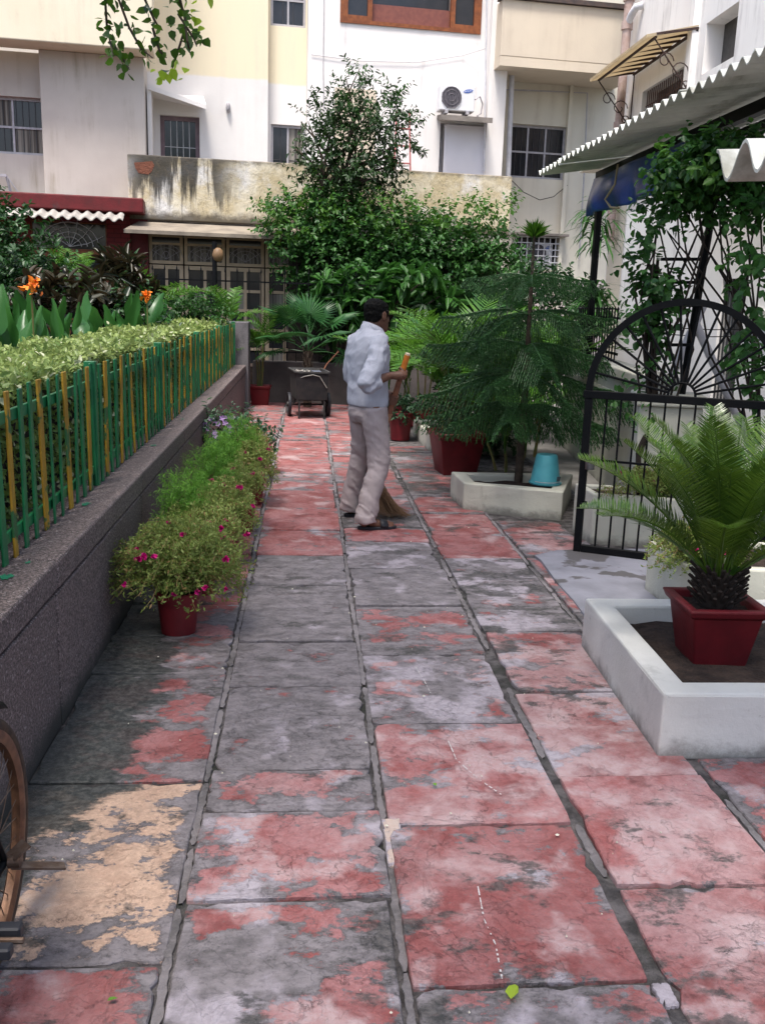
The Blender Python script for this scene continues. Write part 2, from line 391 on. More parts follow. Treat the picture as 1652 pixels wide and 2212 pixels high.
def slabmat(name, red1, red2, peach=False):
    k = NT(name); c = k.info('Color'); R = k.sepc(c, 0); G = k.sepc(c, 1); B = k.sepc(c, 2); rnd = k.info()
    st = (1., 1.6, 1.)
    n1 = k.noise(2.6, 12, .68, .12, stretch=st); n2 = k.noise(8., 12, .74, .1, stretch=st); n3 = k.noise(4.0, 6, .55, .1, off=(7, 3, 0)); n4 = k.noise(3.1, 11, .72, .1, off=(1, 9, 4), stretch=st); ed = k.attr('edge')
    f1 = k.noise(34, 6, .8, .2); f2 = k.noise(75, 4, .8)
    grey = k.mix(k.step(n2, .36, .64), (.225, .20, .21), (.115, .103, .107))
    grey = k.mix(k.math('MULTIPLY', k.step(f1, .52, .66), .5), grey, (.24, .215, .22)); grey = k.mix(k.math('MULTIPLY', k.step(f1, .46, .36), .55), grey, (.045, .042, .042))
    redc = k.mix(k.step(k.noise(4, 8, .7, .5, off=(3, 1, 2)), .38, .62), red1, red2)
    redc = k.mix(k.math('MULTIPLY', rnd, .4), redc, tuple(x*.58 for x in red1)); redc = k.mix(k.math('MULTIPLY', k.step(f2, .45, .62), .25), redc, tuple(x*1.5 for x in red1))
    redc = k.mix(k.math('MULTIPLY', k.step(k.noise(4.2, 8, .62, .1, off=(3, 7, 5)), .55, .64), .6), redc, tuple(x*.48 for x in red1))
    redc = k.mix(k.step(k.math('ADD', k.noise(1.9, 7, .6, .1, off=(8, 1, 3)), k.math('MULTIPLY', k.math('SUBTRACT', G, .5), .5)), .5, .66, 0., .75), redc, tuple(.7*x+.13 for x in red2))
    redc = k.mix(k.step(f1, .40, .64, .35, 0.), redc, tuple(x*.45 for x in red1))
    mixn = k.math('ADD', k.math('ADD', k.math('MULTIPLY', n1, .66), k.math('MULTIPLY', n2, .24)), k.math('MULTIPLY', f1, .10))
    e = k.math('ADD', mixn, k.math('MULTIPLY', k.math('SUBTRACT', R, .5), .30)); e = k.math('SUBTRACT', e, k.math('MULTIPLY', k.step(ed, .80, 1.02), .055))
    mr = k.step(e, .492, .512)
    rim = k.math('MULTIPLY', k.step(e, .470, .490), k.step(e, .500, .486))
    col = k.mix(mr, grey, redc)
    col = k.mix(k.math('MULTIPLY', k.step(f1, .60, .64), k.math('MULTIPLY', mr, .55)), col, (.12, .10, .10))     # paint flaked off in specks
    col = k.mix(k.math('MULTIPLY', rim, .5), col, (.045, .038, .038))
    mg = k.math('MULTIPLY', k.step(k.math('ADD', n3, k.math('MULTIPLY', k.math('SUBTRACT', G, .5), .30)), .505, .63), .78)  # pale film by G, also painting soft sun dapples into the slab colour
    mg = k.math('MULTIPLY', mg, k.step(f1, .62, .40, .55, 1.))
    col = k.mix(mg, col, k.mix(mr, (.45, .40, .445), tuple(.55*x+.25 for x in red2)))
    sp = k.step(k.noise(34, 8, .82, off=(4, 4, 4)), .685, .70)
    col = k.mix(k.math('MULTIPLY', sp, .6), col, (.44, .40, .40))
    mo = k.step(k.math('ADD', n4, k.math('MULTIPLY', k.math('SUBTRACT', B, .5), .42)), .53, .60)
    col = k.mix(k.math('MULTIPLY', mo, .85), col, k.mix(k.step(f1, .4, .6), (.028, .029, .028), (.095, .086, .082)))
    cr = k.noise(1.3, 10, .66, .3, off=(6, 2, 8)); crk = k.math('MULTIPLY', k.step(cr, .4955, .499), k.step(cr, .5035, .5005))
    col = k.mix(k.math('MULTIPLY', crk, k.step(n2, .5, .62, 0., .6)), col, (.03, .026, .025))
    x = k.sep(idx=0); wm = k.math('ADD', x, k.math('MULTIPLY', k.math('SUBTRACT', k.noise(3.3, 11, .72, stretch=(1, 2.2, 1)), .5), -.75))
    wm = k.math('ADD', wm, k.math('MULTIPLY', k.step(k.sep(idx=1), 3.0, 2.45), .20)); mm = k.step(wm, -.57, -.64)                    # algae at the wet foot of the wall
    y = k.sep(idx=1); mm = k.math('MULTIPLY', mm, k.step(y, 8.5, 5))
    col = k.mix(k.math('MULTIPLY', mm, .94), col, k.mix(k.step(f1, .42, .62), (.026, .030, .029), (.078, .080, .076)))
    fl = k.step(k.noise(7, 6, .6, 1.0, off=(2, 8, 1)), .5, .52)
    h = k.math('ADD', k.math('ADD', k.math('MULTIPLY', mr, .16), k.math('MULTIPLY', fl, .28)), k.math('ADD', k.math('MULTIPLY', k.noise(16, 10, .75), .9), k.math('MULTIPLY', crk, -.4)))
    k.bump(h, .7, .012)
    rg = k.math('SUBTRACT', k.step(n3, .3, .7, .74, .46), k.math('MULTIPLY', mm, .08))
    return k.done(col, rg, .38)
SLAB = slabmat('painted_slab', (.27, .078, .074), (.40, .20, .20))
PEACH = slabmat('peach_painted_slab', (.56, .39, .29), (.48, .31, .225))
def slab(X0, X1, Y0, Y1, colr, mat=SLAB, gap=.012, skew=(0, 0, 0, 0)):
    X0 += gap; X1 -= gap; Y0 += gap*.9; Y1 -= gap*.9
    if X1-X0 < .03 or Y1-Y0 < .03: return
    cx, cy = (X0+X1)/2, (Y0+Y1)/2; pts = []
    def side(a, b, n):
        for i in range(n): pts.append(a.lerp(b, i/n))
    A, Bp, Cp, Dp = Vector((X0, Y0+skew[0])), Vector((X1, Y0+skew[1])), Vector((X1, Y1+skew[2])), Vector((X0, Y1+skew[3]))
    n = 13; side(A, Bp, n); side(Bp, Cp, n); side(Cp, Dp, n); side(Dp, A, n)
    j = .006; q = []
    for i, p in enumerate(pts):
        d = (Vector((cx, cy))-p).normalized(); s_ = i/n*2.2; e = .3*j*(1+mnoise.noise((s_*1.7+cx*9, cy*7, 0)))+abs(random.gauss(0, j*.45)) + (.008 if i % n == 0 else 0)*random.random() + (random.random() < .07)*random.uniform(.008, .022)
        q.append(p+d*e)
    zt = random.uniform(-.004, .005); tx, ty = random.uniform(-.008, .008), random.uniform(-.008, .008)
    def z(p): return zt+tx*(p.x-cx)+ty*(p.y-cy)
    m = MB(); N = len(q); rv = []
    for ins, dz in ((0, -.045), (0, -.0035), (.004, 0)):
        rv.append([(p.x+(cx-p.x)*ins/max(.05, (Vector((cx, cy))-p).length)-cx, p.y+(cy-p.y)*ins/max(.05, (Vector((cx, cy))-p).length)-cy, z(p)+dz+(random.uniform(-.003, .001) if ins == 0 and dz > -.01 else 0)) for p in q])
    v = rv[0]+rv[1]+rv[2]+[(0, 0, zt)]
    f = [(a*N+i, a*N+(i+1) % N, (a+1)*N+(i+1) % N, (a+1)*N+i) for a in (0, 1) for i in range(N)]+[(2*N+i, 2*N+(i+1) % N, 3*N) for i in range(N)]
    m.add(v, f); me = m.mesh('paving_slab'); at = me.attributes.new('edge', 'FLOAT', 'POINT'); at.data.foreach_set('value', np.array([1.]*(3*N)+[0.], np.float32)); o = link('paving_slab', me, mat, pave, (cx, cy, 0)); o.color = (*colr, 1); return o
def Yof(px, py): return float(at_z(px, py)[1])
cols = [(-.945, -.337), (-.325, .262), (.274, .889), (.919, 1.461), (1.475, 2.15)]
rows = {0: [2290, 2080, 1688, 1456, 1372], 1: [2330, 1942, 1752, 1662, 1482, 1385, 1264, 1198, 1143, 1095, 1057, 1021, 992, 965],
        2: [2400, 2137, 1783, 1562, 1414, 1308, 1229, 1171, 1142, 1110, 1076, 1045, 1018], 3: [2280, 1918, 1676, 1493, 1366, 1207, 1158, 1112, 1076, 1044, 1016], 4: [2000, 1900, 1655]}
xr = {0: 350, 1: 560, 2: 900, 3: 1230, 4: 1560}
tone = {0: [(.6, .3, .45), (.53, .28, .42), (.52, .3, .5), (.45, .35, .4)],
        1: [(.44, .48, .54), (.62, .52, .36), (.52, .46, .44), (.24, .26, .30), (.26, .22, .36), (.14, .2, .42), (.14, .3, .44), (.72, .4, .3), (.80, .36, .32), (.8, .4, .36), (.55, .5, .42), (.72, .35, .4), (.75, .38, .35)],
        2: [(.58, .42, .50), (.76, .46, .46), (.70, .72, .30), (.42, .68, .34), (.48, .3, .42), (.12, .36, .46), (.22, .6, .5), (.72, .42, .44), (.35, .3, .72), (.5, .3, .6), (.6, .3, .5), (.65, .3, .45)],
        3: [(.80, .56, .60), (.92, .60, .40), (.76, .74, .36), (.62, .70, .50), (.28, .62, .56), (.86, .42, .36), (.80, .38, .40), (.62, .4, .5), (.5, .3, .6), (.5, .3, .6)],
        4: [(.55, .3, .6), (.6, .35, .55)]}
for c, (X0, X1) in enumerate(cols):
    ye = [Yof(xr[c], y) for y in rows[c]]
    if c == 4: ye = [1.9, 2.35, 3.12]
    tn = list(tone[c])
    top = {0: 15.3, 1: 15.3, 2: 15.3, 3: 10.9, 4: 3.12}[c]
    while ye[-1] < top-.2:
        ye.append(min(top, ye[-1]+random.uniform(.38, .56)))
    while len(tn) < len(ye):
        g = random.random(); f = ye[len(tn)-1]
        tn.append((random.choice((.85, .74, .66, .5)), random.uniform(.12, .42), random.uniform(.36, .56)) if c in (0, 1, 2) else (random.uniform(.35, .7), random.uniform(.2, .4), random.uniform(.45, .7)))
    for i in range(len(ye)-1):
        s = [random.uniform(-.006, .006) for _ in range(4)]
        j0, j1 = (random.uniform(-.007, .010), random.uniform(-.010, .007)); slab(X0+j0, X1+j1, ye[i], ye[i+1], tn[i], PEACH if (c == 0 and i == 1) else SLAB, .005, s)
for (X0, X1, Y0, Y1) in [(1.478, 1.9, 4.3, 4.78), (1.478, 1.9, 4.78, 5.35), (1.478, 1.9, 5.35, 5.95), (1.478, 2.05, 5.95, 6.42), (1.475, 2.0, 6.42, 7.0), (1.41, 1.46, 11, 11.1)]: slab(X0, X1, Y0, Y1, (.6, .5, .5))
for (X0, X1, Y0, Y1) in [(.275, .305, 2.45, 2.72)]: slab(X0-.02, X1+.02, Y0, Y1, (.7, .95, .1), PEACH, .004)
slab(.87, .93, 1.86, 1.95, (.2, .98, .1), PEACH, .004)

k = NT('joint_cement'); f = k.noise(30, 8, .75); jc = k.mix(k.step(k.noise(2.3, 6), .4, .62), (.25, .225, .23), (.13, .12, .12)); jc = k.mix(k.math('MULTIPLY', k.step(f, .5, .66), .6), jc, (.27, .245, .25)); k.bump(k.noise(26, 8, .75), .9, .02); JOINT = k.done(jc, .8, .25)
rj = random.Random(31); mb = MB()
for (xc, hw_, p) in ((-.331, .013, .9), (.268, .013, .9), (.904, .015, .6), (1.468, .013, .5)):
    y = 1.3
    while y < 15.0:
        L = rj.uniform(.15, .8)
        if rj.random() < p:
            n = max(4, int(L/.022)); lo_, hi_ = [], []; c = xc; zz = rj.uniform(-.007, -.002)
            for i in range(n+1):
                yy = y+L*i/n; c = xc+.006*mnoise.noise((yy*3, xc*9, 0)); t_ = min(1, (i+.7)/1.7, (n-i+.7)/1.7)
                lo_.append((c-hw_*t_*rj.uniform(.45, 1.15), yy+rj.uniform(-.004, .004))); hi_.append((c+hw_*t_*rj.uniform(.45, 1.15), yy+rj.uniform(-.004, .004)))
            v = [(*q, zz+rj.uniform(-.003, .001)) for q in lo_]+[(*q, zz+rj.uniform(-.003, .001)) for q in hi_]+[(*q, -.03) for q in lo_]+[(*q, -.03) for q in hi_]; m = n+1
            mb.add(v, [(i, m+i, m+i+1, i+1) for i in range(n)]+[(2*m+i, i, i+1, 2*m+i+1) for i in range(n)]+[(m+i, 3*m+i, 3*m+i+1, m+i+1) for i in range(n)])
        y += L+rj.uniform(.002, .03)
tag(mb.build('joint_mortar', JOINT, pave), kind='stuff')

# cement apron at the gate, a skim with an irregular outline and damp patches
k = NT('grey_cement'); cc = k.mix(k.step(k.noise(3, 6), .3, .7), (.25, .25, .29), (.17, .17, .195))
cc = k.mix(k.math('MULTIPLY', k.step(k.noise(2.1, 5, .55, .3, off=(5, 2, 0)), .56, .59), .85), cc, (.075, .068, .066)); k.bump(k.noise(30, 6), .3, .006)
CEM = k.done(cc, .75, .3)
mb = MB(); pr = [at_z(*p) for p in [(1272, 1346), (1235, 1300), (1200, 1262), (1168, 1215), (1155, 1203), (1200, 1192), (1300, 1190)]]+[(3.2, 6.2, 0), (3.2, 4.3, 0), at_z(1420, 1352)]
v = [(p[0]+random.uniform(-.01, .01), p[1], .013) for p in pr]; w = [(p[0], p[1], -.03) for p in pr]; n = len(pr)
mb.add(v+w, [tuple(range(n-1, -1, -1))]+[(i, (i+1) % n, n+(i+1) % n, n+i) for i in range(n)])
tag(mb.build('cement_apron', CEM), kind='structure')
mb = MB(); mb.box(2.05, 6.25, .5, 4.4, -.06, .0); tag(mb.build('side_paving', plain('side_paving_grey', (.14, .13, .125), (.08, .075, .07), .9, 4, .5, 30, .01, local=False)), kind='structure')
mb = MB(); mb.box(2.45, 6.25, 6.2, 20, -.06, .012); tag(mb.build('patio_floor', plain('patio_cement', (.24, .23, .22), (.17, .16, .15), .85, 4, .3, 30, .01, local=False)), kind='structure')
# ---------------------------------------------------------------- left: granite planter wall, fence, hedge, garden
k = NT('granite'); g = k.noise(95, 3, .8); g2 = k.noise(2.2, 6, .6)
gc = k.mix(k.step(g, .42, .62), (.055, .043, .042), (.23, .18, .175)); gc = k.mix(k.step(k.noise(90, 2, .5), .62, .68), gc, (.36, .31, .31))
gc = k.mix(k.math('MULTIPLY', k.step(g2, .5, .7), .4), gc, (.07, .062, .066)); 
zz = k.math('ADD', k.sep(idx=2), k.math('MULTIPLY', k.noise(4, 6, .7), -.22)); gc = k.mix(k.step(zz, .02, -.10), gc, (.035, .035, .032))
gc = k.mix(k.math('MULTIPLY', k.info(), .25), gc, (.06, .05, .052))
k.bump(k.noise(140, 4, .8), .5, .004); GRAN = k.done(gc, .62, .35)
WX = -.935
wall = thing('planter_wall', 'low dark brown granite clad wall carrying the green and yellow fence', 'wall', (WX, 8, 0))
mb = MB(); mb.box(-.40, -.03, -6.6, 6.35, -.1, .535); mb.build('wall_core', MORTAR, wall)
y = -6.4; pm = {}
while y < 6.3:
    L = min(.92, 6.35-y); mb = MB(); mb.box(-.028, .0, .004, L-.005, -.05, .525)
    mb.build('stone_panel', GRAN, wall, .004, 1, loc=(random.uniform(-.002, .002), y, 0)); y += L
y = -6.4
while y < 6.3:
    L = min(1.84, 6.35-y); mb = MB(); mb.box(-.44, .012, .0025, L-.0025, .545, .66)
    mb.build('coping', GRAN, wall, .012, 2, loc=(random.uniform(-.002, .002), y, random.uniform(-.002, .002))); y += L
mb = MB(); mb.box(-.30, .045, 6.36, 6.9, -.05, 1.30); mb.build('end_pier', plain('pier_granite', (.17, .16, .17), (.10, .095, .10), .75, 120, .3, 90, .004, local=False, dirt=(.06, .06, .06)), wall, .012)
GSP = plain('spilled_green_paint', (.02, .22, .11), (.03, .15, .09), .6, 20, .1)
for i, (px, py, r) in enumerate(((14, 1246, .05), (186, 1088, .045), (330, 962, .04), (60, 1215, .02), (395, 905, .03))):
    p = at_z(px, py, .6635); mb = MB(); n = 14; v = [(p[0]+r*random.uniform(.3, 1.1)*math.cos(2*math.pi*j/n)*.6-WX, p[1]+r*random.uniform(.3, 1.1)*math.sin(2*math.pi*j/n)-8, .664) for j in range(n)]
    mb.add(v+[(p[0]-WX, p[1]-8, .665)], [(j, (j+1) % n, n) for j in range(n)]); mb.build('paint_spill', GSP, wall)
fence = thing('picket_fence', 'green and yellow painted flat bar picket fence on the granite wall', 'fence', (-1.10, 8, .66))
PY0, PDY = 2.38, .1385; npk = int((14.2-PY0)/PDY)
pkm = MB().box(-.005, .005, -.022, .022, -.004, .63).mesh('picket', .002, 1)
pkg = pkm.copy(); pkg.materials.append(GREENP); pky = pkm.copy(); pky.materials.append(YELP)
for i in range(npk):
    o = link('picket', pky if i % 3 == 2 else pkg, None, fence, (random.uniform(-.003, .003)+.012, PY0+i*PDY-8+random.uniform(-.006, .006), random.uniform(-.008, .008)))
    o.rotation_euler = (random.gauss(0, .013), random.gauss(0, .009), random.gauss(0, .10))
for z in (.085, .53):
    mb = MB(); mb.box(-.012, .004, PY0-8.1, 14.3-8, z-.022, z+.022); mb.build('rail', GREENP, fence, .002, 1)
for yy in (2.55, 4.84, 7.05, 9.5, 11.9, 14.2):
    mb = MB(); mb.box(-.034, .022, yy-8-.02+.05, yy-8+.028+.05, -.004, .645); mb.build('post', GREENP, fence, .003, 1)

# planting bed behind the wall
mb = MB(); xs = np.linspace(-9, -1.34, 30); ys = np.linspace(.5, 15.4, 50)
v = [(x, y, .50+.05*mnoise.noise((x*2, y*2, 3))) for y in ys for x in xs]; mb.add(v, [(j*30+i, j*30+i+1, (j+1)*30+i+1, (j+1)*30+i) for j in range(49) for i in range(29)])
mb.box(-9, -1.35, .5, 15.4, -.1, .40); tag(mb.build('garden_bed', SOIL, smooth=180), kind='structure')

hedge = thing('hedge', 'clipped flat topped pale green hedge behind the picket fence', 'hedge', (-1.48, 8, .5))
def hedge_leaves(n, y0, y1, size, seed):
    rg = np.random.default_rng(seed); m = int(n*.80); P = np.zeros((n, 3)); N = np.zeros((n, 3))
    P[:, 1] = rg.uniform(y0, y1, n); P[:m, 0] = rg.uniform(-.36, .27, m); P[:m, 2] = .79+rg.normal(0, .014, m)-np.abs(rg.normal(0, .03, m))
    P[:m, 2] += .025*np.sin(P[:m, 1]*2.1)+.02*np.sin(P[:m, 1]*5.3+P[:m, 0]*9)
    N[:m] = (0, 0, 1); q = n-m; P[m:, 2] = rg.uniform(.12, .79, q); P[m:, 0] = .25-np.abs(rg.normal(0, .05, q)); N[m:] = (1, 0, .3)
    D = N*.35+rdir(n, rg); U = N+rg.normal(size=(n, 3))*.45
    t = rg.random(n)*.55+.45*np.clip((mnoise_arr(P*3)+.5), 0, 1); t[m:] *= .12  # front leaves darkened by tint, painting in the shade behind the pickets
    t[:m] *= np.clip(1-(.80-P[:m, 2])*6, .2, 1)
    return P, D, U, size*rg.uniform(.6, 1.25, n), t
def mnoise_arr(P): return np.array([mnoise.noise(Vector(p)) for p in P])
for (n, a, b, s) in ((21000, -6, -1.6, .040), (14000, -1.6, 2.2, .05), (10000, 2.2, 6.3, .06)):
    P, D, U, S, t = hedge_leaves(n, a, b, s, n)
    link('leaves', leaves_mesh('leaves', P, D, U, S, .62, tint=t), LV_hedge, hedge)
mb = MB()
for i in range(150):
    yy = random.uniform(-6, 6.2); x = random.uniform(-.25, .15)
    stems_mb(mb, (x, yy, 0), [(x+random.uniform(-.15, .15), yy+random.uniform(-.2, .2), .72) for _ in range(3)], .007, .003, 4, .03)
mb.build('stem', STEMD, hedge)
mb = MB(); mb.box(-.30, .14, -6, 6.2, .02, .70); hb = mb.build('shade_core', STEMD, hedge)  # solid dark box standing in for the shaded inside of the hedge

# cannas in a row behind the hedge
rg = np.random.default_rng(3)
def canna_leaf(name, L, W, seed):
    r = random.Random(seed); mb = MB(); n = 9; v = []; bend = r.uniform(-.15, .5); tw = r.uniform(-.8, .8)
    for i in range(n):
        s = i/(n-1); w = W*.5*(math.sin(math.pi*min(1, s*.93+.04))**.75)*(1-.25*s); z = L*(s-.12*bend*s*s); x = L*bend*s*s
        for j in (-1, -.5, 0, .5, 1):
            a = tw*s; xx = j*w; fold = abs(j)*w*.42
            v.append((x+fold*math.cos(a)-xx*math.sin(a)*.5, xx*math.cos(a)+(.012*math.sin(11*s+j*3+seed))*abs(j), z+.008*math.sin(14*s)*abs(j)))
    mb.add(v, [(i*5+j, i*5+j+1, (i+1)*5+j+1, (i+1)*5+j) for i in range(n-1) for j in range(4)]); mb.tube([(0, 0, -.25), (0, 0, .01)], [.01, .006], 5)
    me = mb.mesh(name, smooth=180); a = me.attributes.new('tint', 'FLOAT', 'FACE'); a.data.foreach_set('value', np.full(len(me.polygons), r.uniform(.25, .85), np.float32)); return me
cl = [canna_leaf('leaf', .46, .155, 1), canna_leaf('leaf', .42, .17, 2), canna_leaf('leaf', .50, .14, 3), canna_leaf('leaf', .38, .15, 4)]
cpos = [(-1.95, 5.2), (-1.90, 5.75), (-2.05, 6.3), (-1.90, 6.9), (-1.95, 7.6), (-1.88, 8.4), (-1.85, 9.3), (-1.8, 10.2), (-1.72, 11.1)]
clab = ['broad leaved canna at the left end of the canna row', 'canna with long grey green upright leaves, second from the left', 'canna with curling pale leaf edges, third from the left',
        'short canna between the grey leaved canna and the tall middle one', 'tall canna in the middle of the row, below the croton bush', 'canna bearing an orange flower in front of the red brick wall',
        'canna with bright green pointed leaves right of the orange flower', 'canna beside the fern, second from the right end of the row', 'last canna at the right end of the row, near the low bush']
for i, (x, yy) in enumerate(cpos):
    t = thing('canna_plant', clab[i], 'plant', (x, yy, .64), 0, 'cannas behind the hedge')
    n = 9
    for q in range(n):
        o = link('leaf', cl[(i+q) % 4], LV_canna, t); a = random.uniform(0, 6.28); o.location = (random.uniform(-.2, .2), random.uniform(-.3, .3), random.uniform(.38, .72))
        s = random.uniform(.58, 1.0)
        o.scale = (s, s*random.uniform(.7, 1.1), s); o.rotation_euler = (random.uniform(-.4, .4), random.uniform(-.2, .5), random.choice((-1.57, 1.57, -1.2, 1.9, -1.9))+random.uniform(-.6, .6))
    mb = MB()
    for q in range(3): mb.tube([(random.uniform(-.1, .1), random.uniform(-.1, .1), -.03), (random.uniform(-.08, .08), random.uniform(-.1, .1), .6)], .013, 6)
    mb.build('stem', STEMG, t)
def canna_flower(parent, loc):
    P = np.array([loc]*26)+RNG.normal(size=(26, 3))*np.array([.016, .016, .022]); D = rdir(26)+np.array([0, 0, .5]); me = leaves_mesh('flower', P, D, rdir(26), .048*RNG.uniform(.6, 1.3, 26), .8, curl=2.5)
    link('flower', me, ORANGE, parent); mb = MB(); mb.tube([(loc[0], loc[1], .5), tuple(loc)], .006, 5); mb.build('flower_stalk', STEMG, parent)
p = at_y(318, 636, 8.4); t = [o for o in bpy.data.objects if o.get('label') == clab[5]][0]; canna_flower(t, (p[0]+1.88, 0, p[2]-.66))
p = at_y(68, 612, 6.3); t = [o for o in bpy.data.objects if o.get('label') == clab[2]][0]; canna_flower(t, (p[0]+2.05, 0, p[2]-.66))

def bush(name, label, cat, px, py, Y, rx, rz, mat, n, k_, ls, W=.5, group=None, zb=None, tl=.25, droop=.1, sub=5, seed=1, stem=STEMD, **kw):
    rg = np.random.default_rng(seed); c = at_y(px, py, Y); zb = .5 if zb is None else zb
    t = thing(name, label, cat, (c[0], c[1], zb), 0, group); h = c[2]-zb
    ells = [((0, 0, h), (rx, rx*.8, rz))]+[((rg.uniform(-.6, .6)*rx, rg.uniform(-.5, .5)*rx, h+rg.uniform(-.6, .7)*rz), (rx*.5, rx*.45, rz*.45)) for _ in range(sub)]
    foliage('foliage', mat, t, n, ells, k_, tl, ls, W, droop, rng=rg, **kw)
    mb = MB(); stems_mb(mb, (0, 0, -.02), [tuple(rg.uniform(-.6, .6, 3)*np.array([rx, rx*.6, rz])+np.array([0, 0, h])) for _ in range(7)], .03, .008); mb.build('stem', stem, t)
    return t
bush('leafy_shrub', 'tall dark climbing shrub against the red house at the left edge', 'shrub', 18, 560, 13.2, .62, .75, LV_dark, 420, 9, .085, .6, seed=2)
bush('leafy_shrub', 'lower rounded dark shrub in front of the wooden house window', 'shrub', 75, 640, 12.2, .5, .5, LV_dark, 260, 9, .08, .6, seed=3)
bush('croton_bush', 'bush with dark green and coppery red upright leaves behind the cannas', 'shrub', 118, 662, 10.5, .38, .20, LV_red, 60, 7, .16, .42, seed=4, tl=.18, droop=-.2)
bush('croton_bush', 'smaller coppery leaved bush below the brick wall corner', 'shrub', 222, 672, 10.8, .28, .16, LV_red, 45, 7, .15, .42, seed=5, tl=.16, droop=-.2)
bush('cordyline_plant', 'dark spiky leaved plant with a red streaked leaf beside the brick pillar', 'plant', 270, 620, 12.0, .32, .34, LV_red, 45, 8, .26, .16, seed=6, tl=.12, droop=.05)
bush('low_bush', 'small rounded bright bush beyond the hedge below the lattice doors', 'shrub', 432, 676, 13.4, .40, .17, LV_mid, 200, 8, .06, .6, seed=7)
bush('leafy_shrub', 'dense dark filler shrub low behind the middle of the canna row', 'shrub', 285, 690, 11.0, .4, .2, LV_dark, 180, 8, .08, .5, seed=8)
fern_ms = [frond_mesh('frond', .85, 26, .20, .02, .5, .1, .5, .1, seed=s) for s in (1, 2)]
for lab, px, py, Y, n in (('feathery cycad like fern in front of the wooden house window', 165, 650, 12.6, 12), ('arching green fern at the foot of the brick pillar', 340, 665, 12.6, 8), ('small arching palm sprout beyond the hedge by the granite pier', 500, 700, 14.6, 6)):
    c = at_y(px, py, Y); t = thing('fern', lab, 'fern', (c[0], c[1], .5)); place_fronds(t, 'frond', fern_ms, LV_palm, n, (0, 0, c[2]-.5), .5, 1.35, scale=(.7, 1.05))
    mb = MB(); mb.tube([(0, 0, -.03), (0, 0, c[2]-.48)], [.05, .04], 7); mb.build('stem', STEMD, t)

# lamp post and spear railing at the end of the garden
c = at_y(465, 690, 15.0); zt = at_y(465, 522, 15.0)[2]
t = thing('garden_lamp', 'slim black garden lamp post with a tan shade in front of the lattice doors', 'lamp post', (c[0], 15.0, .5))
mb = MB(); mb.tube([(0, 0, -.02), (0, 0, zt-.5)], .038, 10); mb.build('post', BLACK, t, smooth=40)
mb = MB(); mb.lathe([(.03, -.30), (.07, -.27), (.09, -.2), (.07, -.12), (.03, -.09)], 16, (.05, 0, zt-.5)); mb.build('lamp_shade', plain('tan_lamp', (.2, .12, .06), (.15, .09, .045), .5), t, smooth=60)
rl = thing('spear_railing', 'thin black spear topped railing in front of the cream lattice doors', 'railing', (0, 15.42, .66))
bm_ = MB().tube([(0, 0, 0), (0, 0, 1.38), (0, 0, 1.40), (0, 0, 1.48)], [.008, .008, .016, .001], 6).mesh('bar'); bm_.materials.append(BLACK)
for i in range(26): link('bar', bm_, None, rl, (-3.6+i*.19, 0, 0))
for z in (.15, 1.25): MB().box(-3.65, 1.3, .012, .022, z-.012, z+.012).build('rail', BLACK, rl)
# end wall of the path
mb = MB(); mb.box(-.88, 3.2, 15.3, 15.6, -.1, .66); ew = mb.build('end_wall', plain('sooty_plaster', (.10, .085, .082), (.045, .04, .04), .9, 2, .4, 40, .01, local=False), bevel=.01)
tag(ew, 'low sooty plaster wall closing the far end of the path', 'wall')
mb = MB(); mb.box(-9, 3.2, 15.62, 16.4, -.1, .55); tag(mb.build('rear_bed', SOIL), kind='structure')

bush('leafy_shrub', 'dark shrub mass between the araucaria and the pink wall', 'shrub', 1190, 690, 13.2, .75, .6, LV_dark, 330, 9, .10, .5, zb=0, seed=31)
bush('leafy_shrub', 'dark low shrub filling the gap behind the araucaria trunk', 'shrub', 1080, 790, 12.2, .9, .55, LV_dark, 330, 9, .10, .5, zb=0, seed=32)
bush('leafy_shrub', 'dark undergrowth behind the big square red palm pot', 'shrub', 1040, 880, 10.3, .5, .4, LV_dark, 200, 9, .09, .5, zb=0, seed=33)
# ---------------------------------------------------------------- buildings at the back (frame turned 6 degrees)
W_WHITE = wallmat('white_distemper', (.80, .77, .74), (.74, .71, .69), (.50, .45, .42), .28, split=float(at_f(450, 160)[1]), csplit=(.80, .71, .52))
W_CW = wallmat('white_facade', (.82, .79, .775), (.76, .73, .71), (.40, .36, .35), .5)
W_GREY = wallmat('rain_streaked_wall', (.56, .51, .46), (.48, .43, .39), (.26, .21, .14), .8)
W_YEL = wallmat('pale_yellow_wall', (.67, .63, .53), (.61, .57, .48), (.36, .31, .25), .5)
W_BALC = wallmat('yellow_balcony', (.66, .575, .46), (.60, .52, .42), (.36, .29, .22), .4)
W_PINK = wallmat('pinkish_wall', (.66, .56, .54), (.60, .52, .5), (.4, .35, .33), .4)
W_SOFF = wallmat('soffit_plaster', (.40, .36, .32), (.33, .30, .27), (.2, .18, .15), .5)
W_RIGHT = wallmat('mouldy_white_wall', (.84, .82, .80), (.79, .76, .74), (.14, .12, .12), .6)
FRAMEW = plain('grey_window_paint', (.45, .43, .46), (.36, .35, .37), .6, 10, .1)
FRAMEB = plain('purple_brown_frame', (.22, .16, .18), (.17, .12, .14), .6, 10, .1)
GRILL = plain('dark_grille', (.06, .06, .065), (.04, .04, .045), .5, 10, 0)
GRILLW = plain('white_grille', (.62, .62, .64), (.5, .5, .52), .5, 10, 0)
CURT = NT('curtain'); CURT = CURT.done(CURT.mix(CURT.step(CURT.noise(1, 2, .4, 0, stretch=(26, 26, .3)), .35, .65), (.27, .25, .22), (.09, .08, .072)), .9, .1)
PIPEW = plain('white_pvc', (.62, .62, .66), (.5, .5, .53), .4, 5, .1)
